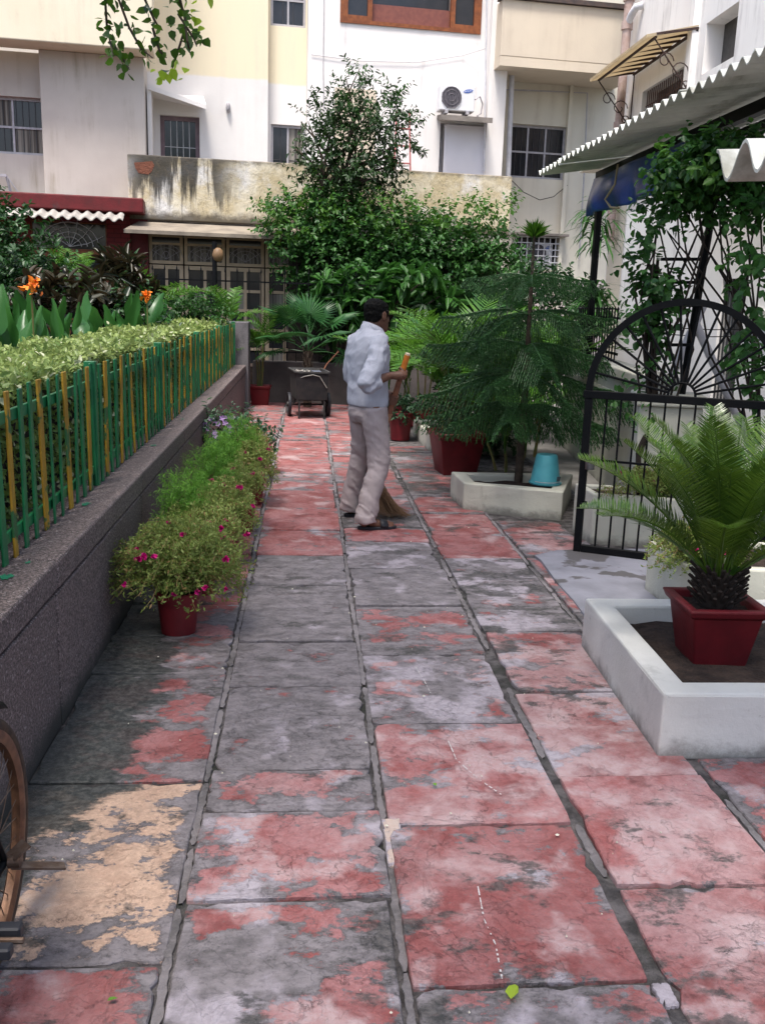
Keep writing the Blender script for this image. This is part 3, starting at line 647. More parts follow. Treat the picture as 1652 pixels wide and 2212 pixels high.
CONC = plain('old_concrete', (.25, .22, .20), (.15, .135, .12), .9, 3, .5, 30, .012, local=False)

apt = thing('apartment_building', 'white and yellow apartment block with windows closing the courtyard', 'building', tuple(FO), FA)
def panel(name, r, w0, w1, mat, holes=(), parent=apt):
    mb = MB(); holed_wall(mb, r[0], r[1], r[2], r[3], w0, w1, holes); return mb.build(name, mat, parent)
def window(parent, r, w, fm, nx=2, ny=1, pm=GLASS, grille=None, gm=GRILL, ft=.05, name='window', depth=.06, trans=None):
    u0, u1, z0, z1 = r; mb = MB(); bars = [(u0, u0+ft, z0, z1), (u1-ft, u1, z0, z1), (u0+ft, u1-ft, z0, z0+ft), (u0+ft, u1-ft, z1-ft, z1)]
    iu0, iu1, iz0, iz1 = u0+ft, u1-ft, z0+ft, z1-ft; mt = ft*.75
    us = [iu0+(iu1-iu0)*i/nx for i in range(nx+1)]; zs = [iz0+(iz1-iz0)*i/ny for i in range(ny+1)]
    if trans: zs = [iz0, iz0+(iz1-iz0)*trans, iz1]; ny = 2
    for a in bars: mb.box(a[0], a[1], w, w+depth, a[2], a[3])
    for u in us[1:-1]: mb.box(u-mt/2, u+mt/2, w+.003, w+depth-.003, iz0, iz1)
    for i in range(nx):
        a = us[i]+(mt/2 if i else 0); b = us[i+1]-(mt/2 if i < nx-1 else 0)
        for z in zs[1:-1]: mb.box(a, b, w+.005, w+depth-.005, z-mt/2, z+mt/2)
    f = mb.build(name, fm, parent)
    for i in range(nx):
        for j in range(ny):
            a = us[i]+(mt/2 if i else 0); b = us[i+1]-(mt/2 if i < nx-1 else 0); c = zs[j]+(mt/2 if j else 0); d = zs[j+1]-(mt/2 if j < ny-1 else 0)
            MB().box(a, b, w+depth*.5, w+depth*.5+.008, c, d).build('pane', pm if not isinstance(pm, list) else pm[(i+j) % len(pm)], f)
    if grille:
        g = MB(); n = max(2, int((iu1-iu0)/grille))
        for i in range(1, n): u = iu0+(iu1-iu0)*i/n; g.box(u-.006, u+.006, w+.012, w+.022, iz0, iz1)
        m = max(2, int((iz1-iz0)/.42))
        for j in range(1, m): z = iz0+(iz1-iz0)*j/m; g.box(iu0, iu1, w+.023, w+.031, z-.006, z+.006)
        g.build('grille', gm, f)
    return f
ZT = 11.2
R_ = lambda *a, w=0.: fr(*a, w)
# centre-left wall, door with canopy
dr = fr(353, 255, 432, 420); cwl = at_f(318, 200)[0]; cwr = at_f(579, 200)[0]
door = (dr[0]-.05, dr[1], 3.0, fr(340, 250, 432, 400)[3])
panel('wall', (cwl, cwr, -.1, ZT), 0, .3, W_WHITE, [door])
window(apt, (door[0], door[1], 3.0, door[3]), .10, FRAMEB, 1, 2, GLASS, .12, GRILLW, .08, 'door')
c0 = at_f(325, 218)[0]; c1 = at_f(440, 222)[0]; cz = at_f(380, 212)[1]
mb = MB(); mb.add([(c0, .005, cz-.02), (c1, .005, cz-.02), (c1+.05, -.75, cz-.30), (c0, -.75, cz-.02), (c0, .005, cz+.07), (c1, .005, cz+.07), (c1+.05, -.75, cz-.22), (c0, -.75, cz+.06)],
   [(0, 3, 2, 1), (4, 5, 6, 7), (0, 1, 5, 4), (1, 2, 6, 5), (2, 3, 7, 6), (3, 0, 4, 7)]); mb.build('door_canopy', W_WHITE, apt)
mb = MB(); mb.box(c0-.02, c0+.06, -.72, -.003, 3.0, cz-.03); mb.build('canopy_side_wall', W_WHITE, apt)
# recess strip with two windows
ru0, ru1 = cwr, at_f(664, 200)[0]
w1 = fr(585, -60, 668, 58, .25); w2 = fr(585, 270, 662, 420, .25)
panel('wall', (ru0, ru1, -.1, ZT), .25, .5, W_WHITE, [(w1[0], w1[1]-.06, w1[2], w1[3]), (w2[0], w2[1]-.03, w2[2], w2[3])])
window(apt, (w1[0], w1[1]-.06, w1[2], w1[3]), .3, FRAMEW, 2, 2, GLASS, .16)
window(apt, (w2[0], w2[1]-.03, w2[2], w2[3]), .3, FRAMEW, 2, 1, [GLASS, CURT], .14)
# centre wall with the wooden window, niche, covered doorway
cu0, cu1 = ru1, at_f(1050, 200)[0]
ww = fr(736, -120, 1042, 62); nich = fr(723, 192, 812, 260); cd = fr(948, 268, 1046, 420)
panel('wall', (cu0, cu1, -.1, ZT), 0, .3, W_CW, [ww, (cd[0], cd[1], 3.0, cd[3])])
wf = MB(); u0, u1, z0, z1 = ww; sw = (u1-u0)*.19
for a in ((u0, u1, z0, z0+.07), (u0, u0+.07, z0+.07, z1), (u1-.07, u1, z0+.07, z1), (u0+sw, u0+sw+.09, z0+.07, z1), (u1-sw-.09, u1-sw, z0+.07, z1), (u0+.07, u0+sw, z0+.07, z0+.15), (u1-sw, u1-.07, z0+.07, z0+.15), (u0+.07, u0+.15, z0+.15, z1), (u1-.15, u1-.07, z0+.15, z1)):
    wf.box(a[0], a[1], -.03, .09, a[2], a[3])
wo = wf.build('wooden_window', WOOD, apt)
for a in ((u0+.15, u0+sw, .04), (u1-sw, u1-.15, .04), (u0+sw+.09, u1-sw-.09, .16)): MB().box(a[0], a[1], a[2], a[2]+.01, z0+.07, z1).build('pane', GLASS, wo)
MB().box(u0+sw+.09, u1-sw-.09, .1, .15, z0+.07, z0+.42).build('inner_rail', plain('red_wood', (.22, .08, .06), (.17, .06, .05), .5, 12, .2), wo)
nb = MB(); nb.box(nich[0], nich[1], -.012, -.002, 3, nich[3]); nb.build('doorway_surround', W_BALC, apt)
window(apt, (cd[0], at_f(958, 320)[0], 3., cd[3]), .12, FRAMEW, 1, 2, GLASS, .2)
mb = MB(); mb.box(at_f(957, 320)[0]+.004, cd[1]-.03, -.06, -.03, 3.0, at_f(1000, 272)[1]); mb.build('white_board', plain('white_board', (.74, .73, .78), (.7, .69, .74), .5, 2, .05), apt)
l0, l1 = at_f(943, 262)[0], at_f(1047, 262)[0]; lz = at_f(1000, 262)[1]
mb = MB(); mb.add([(l0, 0, lz), (l1, 0, lz), (l1, -.55, lz-.10), (l0-.04, -.55, lz-.10), (l0, 0, lz+.08), (l1, 0, lz+.08), (l1, -.55, lz), (l0-.04, -.55, lz)], [(0, 3, 2, 1), (4, 5, 6, 7), (0, 1, 5, 4), (1, 2, 6, 5), (2, 3, 7, 6), (3, 0, 4, 7)]); mb.build('ledge', CONC, apt)
# pilaster, right recess, balcony
pu1 = at_f(1088, 200)[0]; panel('pilaster', (cu1, pu1, -.1, ZT), -.15, .3, W_CW)
qu1 = at_f(1330, 200, .7)[0]
rw = fr(1098, 270, 1222, 386, .7); gw = fr(1110, 512, 1208, 580, .7)
zsp = float(at_f(1150, 585, .7)[1])
panel('wall', (pu1, qu1+1, zsp-.15, ZT), .7, 1.0, W_YEL, [rw, gw])
panel('wall', (pu1, qu1+1, -.1, zsp-.15), .68, 1.0, W_PINK)
window(apt, rw, .80, FRAMEW, 3, 2, GLASS, .13)
b = fr(1083, 8, 1326, 128, -.55); mb = MB(); mb.box(b[0], b[1]+.6, -.55, -.42, b[2]-.02, b[3]); mb.build('balcony_front', W_BALC, apt, .015)
mb = MB(); mb.box(b[0], b[1]+.6, -.548, .69, b[2]-.20, b[2]-.024); mb.build('balcony_slab', W_BALC, apt)
mb = MB(); mb.box(b[0]+.003, b[0]+.13, -.418, .69, b[2]-.02, b[3]); mb.build('balcony_side', W_BALC, apt)
mb = MB(); mb.box(b[0]-.05, b[1]+.6, -.62, -.3, b[3]+.003, b[3]+.09); mb.build('balcony_rail', plain('rusty_rail', (.10, .07, .06), (.06, .05, .05), .8), apt)
mb = MB(); mb.box(qu1-1.1, qu1-1.02, .6, .69, -.1, ZT); mb.build('corner_rib', W_YEL, apt)
# left block: balcony band above, wall with a recessed window
lb = fr(-60, -200, 322, 93, -1.55); mb = MB(); mb.box(lb[0]-4, lb[1]+.05, -1.55, -.9, lb[2], ZT); mb.build('upper_balcony', wallmat('stained_yellow_balcony', (.78, .70, .55), (.74, .66, .50), (.42, .34, .26), .5), apt, .02)
pl0, pl1 = at_f(90, 250, -1.0)[0], at_f(314, 250, -1.0)[0]; lz0 = at_f(200, 418, -1.)[1]-.3
mb = MB(); mb.box(pl0, pl1, -1.0, .0, lz0, lb[2]-.003); mb.build('stained_pillar', W_GREY, apt, .015)
lw = fr(-120, 205, 89, 330, -.7)
panel('wall', (pl0-6, pl0-.003, lz0, lb[2]-.003), -.7, -.3, W_GREY, [(lw[0]-1, pl0-.003, lw[2], lw[3])])
window(apt, (lw[0]-.4, pl0-.006, lw[2], lw[3]), -.6, FRAMEW, 4, 2, [GLASS, GLASS, GLASS, CURT], .11, trans=.48)
mb = MB()
a = [at_f(16, 380, -.85), at_f(0, 375, -.85), at_f(38, 480, -.85), at_f(85, 480, -.85)]
mb.bar((a[0][0], -.9, a[0][1]), (a[2][0], -.75, a[2][1]), .035); mb.bar((a[0][0], -.9, a[0][1]), (a[3][0], -.75, a[3][1]), .02); mb.bar((a[0][0]-1, -.95, a[0][1]), (a[0][0], -.9, a[0][1]), .05)
mb.build('bracket', FRAMEW, apt)
# top closure so that the block is solid
mb = MB(); mb.box(-12, 9, 1.2, 6, -.1, ZT); mb.build('rear_mass', W_CW, apt)
# fittings on the facade
def ac_unit(label, r, w, rot=0):
    u0, u1, z0, z1 = r; t = thing('air_conditioner', label, 'air conditioner'); t.parent = None
    p = FO+FU*((u0+u1)/2)+FW*w; t.location = (p[0], p[1], z0); t.rotation_euler = (0, 0, FA+rot); W_, H_ = u1-u0, z1-z0
    MB().box(-W_/2, W_/2, 0, .30, .06, H_).build('casing', plain('ac_white', (.74, .74, .76), (.70, .70, .72), .4, 3, .03), t, .02)
    fc = (-W_*.17, H_*.50+.03); rr = H_*.37
    mb = MB(); n = 8; ring = []
    pts = [(fc[0]+rr*1.06*math.cos(rad(22.5+45*i)), fc[1]+rr*1.06*math.sin(rad(22.5+45*i))) for i in range(8)]
    mb.add([(p[0], -.004, p[1]) for p in pts]+[(p[0], .01, p[1]) for p in pts], [tuple(range(8))]+[(i, i+8, (i+1) % 8+8, (i+1) % 8) for i in range(8)]); mb.build('fan_grille', plain('ac_grille_dark', (.06, .055, .07), (.045, .04, .05), .5), t)
    mb = MB()
    for i in range(-6, 7):
        x = i*rr/7; h = math.sqrt(max(0, rr*rr-x*x)); mb.box(fc[0]+x-.006, fc[0]+x+.006, -.014, -.005, fc[1]-h, fc[1]+h)
    for q in (.35, .7, 1.): mb.tube([(fc[0]+rr*q*math.cos(2*math.pi*i/20), -.017, fc[1]+rr*q*math.sin(2*math.pi*i/20)) for i in range(21)], .006, 4)
    mb.build('louvres', plain('ac_louvre', (.16, .15, .17), (.14, .13, .15), .5), t)
    for sx in (-W_*.3, W_*.3): MB().box(sx-.03, sx+.03, -.03, .33, .0, .058).build('foot', FRAMEW, t)
    # oval brand badge, blue with white lettering
    bx, bz, bw, bh = W_*.30, H_-.09*H_/.6-.02, W_*.135, H_*.058
    mb = MB(); mb.add([(bx+bw*math.cos(2*math.pi*i/24), -.006, bz+bh*math.sin(2*math.pi*i/24)+bw*math.cos(2*math.pi*i/24)*.18) for i in range(24)], [tuple(range(24))]); mb.build('badge', plain('badge_blue', (.02, .09, .42), (.02, .09, .42), .4, 2, 0), t)
    cu = bpy.data.curves.new('badge_text', 'FONT'); cu.body = 'SAMSUNG'; cu.size = bh*1.25; cu.align_x = 'CENTER'; cu.align_y = 'CENTER'
    o = bpy.data.objects.new('tmp', cu); COL.objects.link(o); me = bpy.data.meshes.new_from_object(o.evaluated_get(bpy.context.evaluated_depsgraph_get())); bpy.data.objects.remove(o)
    lt = link('badge_lettering', me, plain('badge_white', (.85, .85, .85), (.85, .85, .85), .4, 2, 0), t, (bx, -.0085, bz), (rad(90), -.17, 0))
    return t
ac_unit('white split air conditioner outdoor unit on the ledge high on the white wall', fr(950, 183, 1026, 246, -.5), -.48)
ac = ac_unit('white air conditioner unit caged behind a white grille low on the pink wall', fr(1142, 524, 1192, 580, .75), .74)
u0, u1, z0, z1 = gw; gr_ = MB()
for i in range(9): u = u0+(u1-u0)*i/8; gr_.box(u-.01, u+.01, .62, .64, z0, z1)
for i in range(6): z = z0+(z1-z0)*i/5; gr_.box(u0, u1, .605, .619, z-.01, z+.01)
gr_.build('grille', GRILLW, apt); mb = MB(); mb.box(u0-.1, u1+.1, .45, .69, z1+.02, z1+.07); mb.build('ledge', CONC, apt)
mb = MB(); mb.box(u0, u1, .97, .99, z0, z1); mb.build('recess_back', GLASS, apt)
def fpipe(label, pts, r, mat, cat='pipe', w=-.2):
    q = [(at_f(x, y, ww_)[0], ww_, at_f(x, y, ww_)[1]) for x, y, ww_ in pts]; mb = MB(); mb.tube([tuple(FO+FU*a+FW*b+np.array([0, 0, c])) for a, b, c in q], r, 10)
    o = mb.build('pipe' if cat == 'pipe' else 'cable', mat, smooth=50); return tag(o, label, cat)
fpipe('grey white rain pipe bending out of the yellow balcony corner', [(1124, 133, .3), (1122, 140, .3), (1108, 152, .25), (1105, 165, .2), (1100, 300, .2), (1095, 430, .2)], .055, PIPEW)
fpipe('thin vertical conduit on the white pilaster beside the upper air conditioner', [(1052, -60, -.18), (1049, 130, -.18), (1045, 370, -.18)], .018, PIPEW)
fpipe('thin grey conduit running across and down the yellow recess wall', [(1077, 150, .55), (1078, 193, .55), (1160, 196, .62), (1268, 201, .62), (1262, 360, .62), (1250, 560, .62)], .016, FRAMEW)
fpipe('sagging black cable between the parapet end and the yellow wall', [(1105, 390, .3), (1130, 415, .5), (1165, 432, .6), (1195, 425, .62), (1225, 400, .62)], .008, BLACK, 'cable')
t = thing('wall_lamp', 'small oval grey bulkhead lamp on the white wall', 'lamp'); u, z = at_f(493, 233); p = FO+FU*u; t.location = (p[0], p[1], z); t.rotation_euler = (0, 0, FA)
mb = MB(); mb.loft([[(.045*s*math.cos(2*math.pi*i/16), -y_, .10*s*math.sin(2*math.pi*i/16)) for i in range(16)] for s, y_ in ((1, .002), (1, .05), (.8, .085))]); mb.build('body', FRAMEW, t, smooth=50)
mb = MB(); mb.loft([[(.03*s*math.cos(2*math.pi*i/16), -y_, .08*s*math.sin(2*math.pi*i/16)) for i in range(16)] for s, y_ in ((1, .08), (.9, .10), (.4, .115))]); mb.build('glass', plain('lamp_glass', (.4, .38, .4), (.35, .33, .35), .2), t, smooth=50)
fpipe('thin black cable drooping across the white facade below the wooden window', [(672, 118, -.02), (780, 132, -.03), (900, 135, -.03), (1000, 120, -.03), (1048, 105, -.2)], .006, FRAMEW, 'cable')
fpipe('thin cable running down the white wall beside the recessed window strip', [(700, -20, -.02), (698, 150, -.02), (701, 300, -.02), (700, 380, -.02)], .007, FRAMEW, 'cable')
fpipe('looped refrigerant hose beside the upper air conditioner', [(1026, 215, -.35), (1036, 208, -.2), (1042, 225, -.1), (1038, 246, -.1), (1030, 250, -.2), (1045, 262, -.17)], .014, FRAMEW, 'hose')
# red step ladder behind the parapet
u, z = at_f(1018, 420)[0], 3.0
t = thing('step_ladder', 'faded red step ladder standing on the terrace behind the tree', 'ladder'); u = at_f(868, 300, -.6)[0]; p = FO+FU*u+FW*-.6; t.location = (p[0], p[1], 3.05); t.rotation_euler = (0, 0, FA)
LR = plain('faded_red_ladder', (.42, .14, .13), (.34, .1, .1), .6); zt = at_f(868, 240, -.6)[1]-3.05
for s in (-1, 1): MB().bar((s*.2, -.3, 0), (s*.13, 0, zt), .04, .025).build('rail', LR, t)
for i in range(1, 7): q = i/7; MB().box(-.2+.07*q, .2-.07*q, -.3+.3*q-.03, -.3+.3*q+.03, zt*q-.012, zt*q+.012).build('step', LR, t)

# ---------------------------------------------------------------- ground-floor annexes
WP = -2.2
k = NT('weathered_parapet'); z = k.sep(idx=2); zt = at_f(500, 345, WP)[1]; zb = at_f(500, 475, WP)[1]; x = k.sep(idx=0)
pb = k.mix(k.step(k.noise(2.2, 8, .65, .4), .36, .62), (.66, .60, .47), (.50, .42, .27)); pb = k.mix(k.step(k.noise(1.7, 6, .6, off=(4, 0, 0)), .5, .68), pb, (.68, .66, .63))
st = k.noise(1., 7, .68, .3, stretch=(3.3, 3.3, .35)); hz = k.step(z, zb-.2, zt)
lw_ = k.math('ADD', k.step(x, -4.2, -3.6), k.step(x, -1.0, -1.9), clamp=True); lw_ = k.math('MULTIPLY', k.step(x, -3.6, -2.9), k.step(x, -1.0, -1.8))
m = k.math('MULTIPLY', k.step(k.math('ADD', st, k.math('MULTIPLY', k.math('SUBTRACT', hz, .5), .22)), .46, .57), lw_)
pb = k.mix(k.math('MULTIPLY', m, .93), pb, (.035, .034, .032))
m2 = k.step(k.math('ADD', z, k.math('MULTIPLY', k.math('SUBTRACT', k.noise(5, 7, .7), .5), -.35)), zb+.16, zb-.02); pb = k.mix(k.math('MULTIPLY', m2, .85), pb, (.05, .042, .035))
m3 = k.step(k.math('ADD', z, k.math('MULTIPLY', k.math('SUBTRACT', k.noise(6, 7, .7, off=(2, 2, 2)), .5), .22)), zt-.10, zt+.02); pb = k.mix(k.math('MULTIPLY', m3, .8), pb, (.10, .09, .08))
cr = k.step(k.noise(4, 8, .7, .6, off=(9, 9, 9)), .485, .5); cr2 = k.step(k.noise(4, 8, .7, .6, off=(9, 9, 9)), .515, .5); crk = k.math('MULTIPLY', cr, cr2)
pb = k.mix(k.math('MULTIPLY', crk, .55), pb, (.13, .10, .07)); k.bump(k.noise(9, 8, .7), .6, .03); PARA = k.done(pb, .9, .1)
ann = thing('porch_annex', 'cream ground floor annex with lattice doors below a black stained parapet', 'building', tuple(FO), FA)
pu0, pu1_ = at_f(277, 400, WP)[0], at_f(1104, 420, WP)[0]
mb = MB(); mb.box(pu0, pu1_, WP, WP+.16, zb-.06, zt-.0); pp = mb.build('parapet', PARA, ann, .02)
mb = MB(); mb.box(pu0, pu0+.16, WP+.165, -1.0, zb-.06, zt-.004); mb.build('parapet_return', PARA, ann)
bp = [at_f(*q, WP) for q in ((290, 351), (308, 350), (329, 348), (334, 357), (328, 371), (321, 377), (300, 374), (293, 363))]
mb = MB(); n = len(bp); mb.add([(a, WP-.004, c) for a, c in bp], [tuple(range(n))]); mb.build('exposed_brick_patch', plain('bare_brick', (.20, .075, .045), (.14, .055, .035), .9, 14, .8, 40, .02), ann)
dz0, dz1 = .0, at_f(480, 508, WP+.1)[1]
mb = MB(); mb.box(pu0, pu1_, WP+.3, -.6, zb-.3, zb-.08); mb.build('roof_slab', CONC, ann)
s0, s1 = at_f(268, 490, WP-.7)[0], at_f(700, 515, WP-.7)[0]; sz = at_f(480, 512, WP-.75)[1]
mb = MB(); mb.add([(s0, WP-.75, sz), (s1, WP-.75, sz), (s1, WP+.25, zb-.10), (s0+.25, WP+.25, zb-.10), (s0, WP-.75, sz+.06), (s1, WP-.75, sz+.06), (s1, WP+.25, zb-.045), (s0+.25, WP+.25, zb-.045)],
   [(0, 1, 2, 3), (4, 7, 6, 5), (0, 4, 5, 1), (1, 5, 6, 2), (2, 6, 7, 3), (3, 7, 4, 0)]); mb.build('sunshade', plain('grimy_sunshade', (.27, .23, .18), (.16, .135, .11), .9, 3, .4, 30, .01, local=False), ann)
LATT = plain('tan_door_paint', (.54, .42, .285), (.46, .355, .24), .55, 9, .15)
def lattice(u0, u1, z0, z1, w, cols_, upper):
    ft = .06; mb = MB(); zm = z0+(z1-z0)*upper
    f = window(ann, (u0, u1, zm+.02, z1), w, LATT, 1, 2, [CURT, GLASS], None, ft=.055, name='transom_window', trans=.72)
    mb = MB(); c = (u0+u1)/2
    for q in range(3):
        pts = [(c+(.30-.07*q)*math.cos(a)*(1 if q < 2 else .5), w-.006, zm+.10+(.26-.06*q)*math.sin(a)) for a in np.linspace(.15, math.pi-.15, 9)]; mb.tube(pts, .004, 4)
    for a in (.6, 1.2, 1.94, 2.54): mb.tube([(c, w-.006, zm+.10), (c+.33*math.cos(a), w-.006, zm+.10+.3*math.sin(a))], .0035, 4)
    mb.build('scroll_grille', FRAMEW, f)
    window(ann, (u0, u1, z0, zm), w, LATT, cols_, 5, [CURT, GLASS, GLASS], None, ft=.07, name='lattice_door')
edges = [322, 398, 488, 572, 660]
for i in range(4):
    a, b = at_f(edges[i], 590, WP+.12)[0], at_f(edges[i+1], 590, WP+.12)[0]; lattice(a+.012, b-.012, .3, dz1-.02, WP+.12, 2, at_f(480, 583, WP+.12)[1]/(dz1))
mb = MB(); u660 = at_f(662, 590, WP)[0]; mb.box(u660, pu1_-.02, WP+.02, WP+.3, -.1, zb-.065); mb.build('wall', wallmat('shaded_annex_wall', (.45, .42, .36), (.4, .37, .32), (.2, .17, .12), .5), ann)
mb = MB(); mb.box(pu0-4, pu1_, WP+.6, WP+.7, -.1, zb-.32); mb.build('inner_wall', plain('dim_interior', (.05, .045, .04)), ann)
# red brick house
k = NT('red_brick'); bz = k.sep(idx=2)
brk = k.t.nodes.new('ShaderNodeTexBrick'); mp = k.t.nodes.new('ShaderNodeMapping'); k.t.links.new(k.obj, mp.inputs[0]); mp.inputs['Rotation'].default_value = (rad(90), 0, 0); k.t.links.new(mp.outputs[0], brk.inputs[0])
for nm, v_ in (('Scale', 1.), ('Mortar Size', .008), ('Brick Width', .23), ('Row Height', .075)): brk.inputs[nm].default_value = v_
brk.inputs['Color1'].default_value = (.19, .022, .022, 1); brk.inputs['Color2'].default_value = (.15, .018, .02, 1); brk.inputs['Mortar'].default_value = (.08, .012, .012, 1)
bc = k.mix(k.math('MULTIPLY', k.step(k.noise(3, 6), .5, .7), .4), brk.outputs[0], (.10, .02, .02)); k.bump(brk.outputs[1], -.5, .01); BRICK = k.done(bc, .7, .25)
FASC = plain('red_fascia', (.13, .013, .016), (.09, .012, .013), .6, 6, .3, 30, .01, local=False, dirt=(.06, .03, .03), dscale=4)
rh = thing('brick_house', 'red brick house front with a brown wooden window under a corrugated fringe', 'building', tuple(FO), FA)
hw = WP-.05; bu0, bu1 = at_f(233, 560, hw)[0], at_f(283, 560, hw)[0]; fz = at_f(150, 460, hw)[1]
mb = MB(); mb.box(bu0, bu1, hw, hw+.5, -.1, fz+.1); mb.build('brick_pillar', BRICK, rh)
mb = MB(); mb.box(bu1+.003, at_f(321, 560, hw+.1)[0], hw+.1, hw+.45, -.1, fz); mb.build('side_pillar', FASC, rh)
MB().box(bu0-6, bu0-.003, hw+.05, hw+.4, -.1, .9).build('sill_wall', BRICK, rh)
wz0, wz1 = .9, at_f(120, 478, hw+.1)[1]; wu0 = at_f(70, 540, hw+.1)[0]; zmid = at_f(140, 540, hw+.1)[1]
fW = window(rh, (wu0, bu0-.01, .9, zmid), hw+.1, WOOD, 2, 1, GLASS, None, ft=.13, name='window')
fW2 = window(rh, (wu0, bu0-.01, zmid+.004, wz1), hw+.1, WOOD, 1, 1, GLASS, None, ft=.02, name='fanlight')
mb = MB(); c = (wu0+bu0)/2
for q in range(4):
    mb.tube([(c+.5*(1-.2*q)*math.cos(a), hw+.085, zmid+.06+.42*(1-.2*q)*math.sin(a)) for a in np.linspace(.05, math.pi-.05, 11)], .008, 4)
for a in np.linspace(.4, 2.74, 6): mb.tube([(c, hw+.085, zmid+.06), (c+.3*math.cos(a-.2), hw+.085, zmid+.06+.3*math.sin(a-.2)), (c+.62*math.cos(a), hw+.085, zmid+.06+.5*math.sin(a))], .007, 4)
mb.build('scroll_grille', GRILLW, fW2)
MB().box(bu0-6, wu0-.003, hw+.08, hw+.4, .903, fz).build('wall', BRICK, rh); MB().box(wu0, bu0-.004, hw+.08, hw+.4, wz1+.003, fz).build('lintel', FASC, rh)
f0 = at_f(-60, 425, hw-.45)[0]-2; f1 = at_f(310, 440, hw-.45)[0]; z1f = at_f(150, 420, hw-.45)[1]; z0f = at_f(150, 455, hw-.45)[1]
mb = MB(); mb.box(f0, f1, hw-.45, hw+.9, z0f+.02, z1f); mb.build('roof_fascia', FASC, rh, .02)
mb = MB(); e0, e1 = f0, at_f(267, 455, hw-.6)[0]; N = int((e1-e0)/.018); v = []
for i in range(N+1):
    u = e0+(e1-e0)*i/N; dz = .028*math.cos(2*math.pi*u/.185); tz = z0f-.03
    v += [(u, hw-.78, tz-.10+dz), (u, hw-.40, tz+.03+dz), (u, hw-.40, tz+.018+dz), (u, hw-.78, tz-.118+dz)]
mb.add(v, [(i*4+j, i*4+(j+1) % 4, (i+1)*4+(j+1) % 4, (i+1)*4+j) for i in range(N) for j in range(4)]); mb.build('corrugated_fringe', plain('fibre_cement_old', (.38, .36, .33), (.26, .24, .22), .85, 5, .2), rh, smooth=60)
# ---------------------------------------------------------------- right-hand building and lean-to
rb = thing('side_building', 'mouldy white side building receding along the right of the courtyard', 'building', (6.2, 0, 0))
def wall_x(name, X0, X1, Y0, Y1, z0, z1, holes, mat, parent):          # wall facing -X
    mb = MB(); holed_wall(mb, Y0, Y1, z0, z1, X0, X1, holes); mb.v = [(w, u, z) for u, w, z in mb.v]; return mb.build(name, mat, parent)
wy0, wy1, wzt = 16.0, 18.25, 5.66
wall_x('wall', 0, .35, 6, 19.6, -.1, 11.5, [(wy0, wy1, 3.9, wzt), (14.35, 15.5, 5.35, 6.1)], W_RIGHT, rb)
MB().box(.3, .34, wy0, wy1, 3.9, wzt).build('pane', GLASS, rb); MB().box(.3, .34, 14.35, 15.5, 5.35, 6.1).build('pane', plain('dim_recess', (.10, .09, .085), (.06, .055, .05)), rb)  # second sheet backs the niche, its shadow put in as dull brown
g = MB()
for i in range(1, 22): y = wy0+(wy1-wy0)*i/22; g.box(.06, .075, y-.008, y+.008, 3.9, wzt)
for z in (4.2, 4.6, 5.0, 5.4): g.box(.076, .088, wy0, wy1, z-.008, z+.008)
for i in range(11):
    y = wy0+(wy1-wy0)*(i+.5)/11
    for z in (4.4, 4.8, 5.2): g.tube([(.07, y+.08*math.cos(a), z+.14*math.sin(a)) for a in np.linspace(0, 6.283, 9)], .007, 4)
g.build('grille', plain('rusty_grille', (.16, .09, .07), (.10, .06, .05), .7), rb)
MB().box(-.12, -.003, 15.75, 15.95, -.1, 11.5).build('pilaster', W_RIGHT, rb); MB().box(-.02, -.003, 18.6, 19.5, -.1, 5.3).build('corner_panel', W_YEL, rb)
MB().box(-.75, -.002, 18.9, 19.5, 4.35, 4.6).build('corner_ledge', W_YEL, rb)
RUST = plain('rust_brown_iron', (.055, .03, .025), (.035, .02, .018), .7, 20, .2)
aw = thing('window_awning', 'flat yellow awning on a rusty scrolled iron frame over the grilled side window', 'awning', (6.19, 0, 0))
ya, yb, za, zo = 15.75, 18.75, 6.10, 5.96
mb = MB(); xo = -.86; mb.add([(-.01, ya, za+.03), (-.01, yb, za+.03), (xo, yb+.05, zo-.05), (xo, ya-.02, zo-.05), (-.01, ya, za+.05), (-.01, yb, za+.05), (xo, yb+.05, zo+.0), (xo, ya-.02, zo+.0)], [(0, 1, 2, 3), (4, 7, 6, 5), (0, 4, 5, 1), (1, 5, 6, 2), (2, 6, 7, 3), (3, 7, 4, 0)])
k = NT('awning_sheet'); ac_ = k.mix(k.step(k.noise(3, 5), .3, .7), (.64, .56, .42), (.57, .49, .36)); k.done(ac_, .6, .2); tr_ = k.t.nodes.new('ShaderNodeBsdfTranslucent'); k.t.links.new(ac_, tr_.inputs[0]); ms_ = k.t.nodes.new('ShaderNodeMixShader'); ms_.inputs[0].default_value = .6; k.t.links.new(k.b.outputs[0], ms_.inputs[1]); k.t.links.new(tr_.outputs[0], ms_.inputs[2]); k.t.links.new(ms_.outputs[0], k.out.inputs[0])
mb.build('cover', k.m, aw)
for i in range(9):
    y = ya+(yb-ya)*i/8; MB().bar((-.012, y, za), (-.70, y, zo+.02), .035).build('rib', RUST, aw)
for x, z in ((-.03, za-.03), (-.70, zo-.02)): MB().box(x-.02, x+.02, ya, yb, z-.02, z+.015).build('rail', RUST, aw)
for y in (ya+.03, yb-.03):
    mb = MB(); mb.tube([(-.70, y, zo-.05), (-.4, y, 5.55), (-.02, y, 5.1)], .012, 5)
    for c, r in (((-.5, 5.6), .14), ((-.26, 5.45), .16), ((-.14, 5.24), .09)): mb.tube([(c[0]+r*(1-.055*i)*math.cos(.5*i), y, c[1]+r*(1-.055*i)*math.sin(.5*i)) for i in range(15)], .010, 5)
    mb.tube([(-.025, y, 5.0), (-.025, y, za)], .014, 5); mb.build('scroll_bracket', RUST, aw)
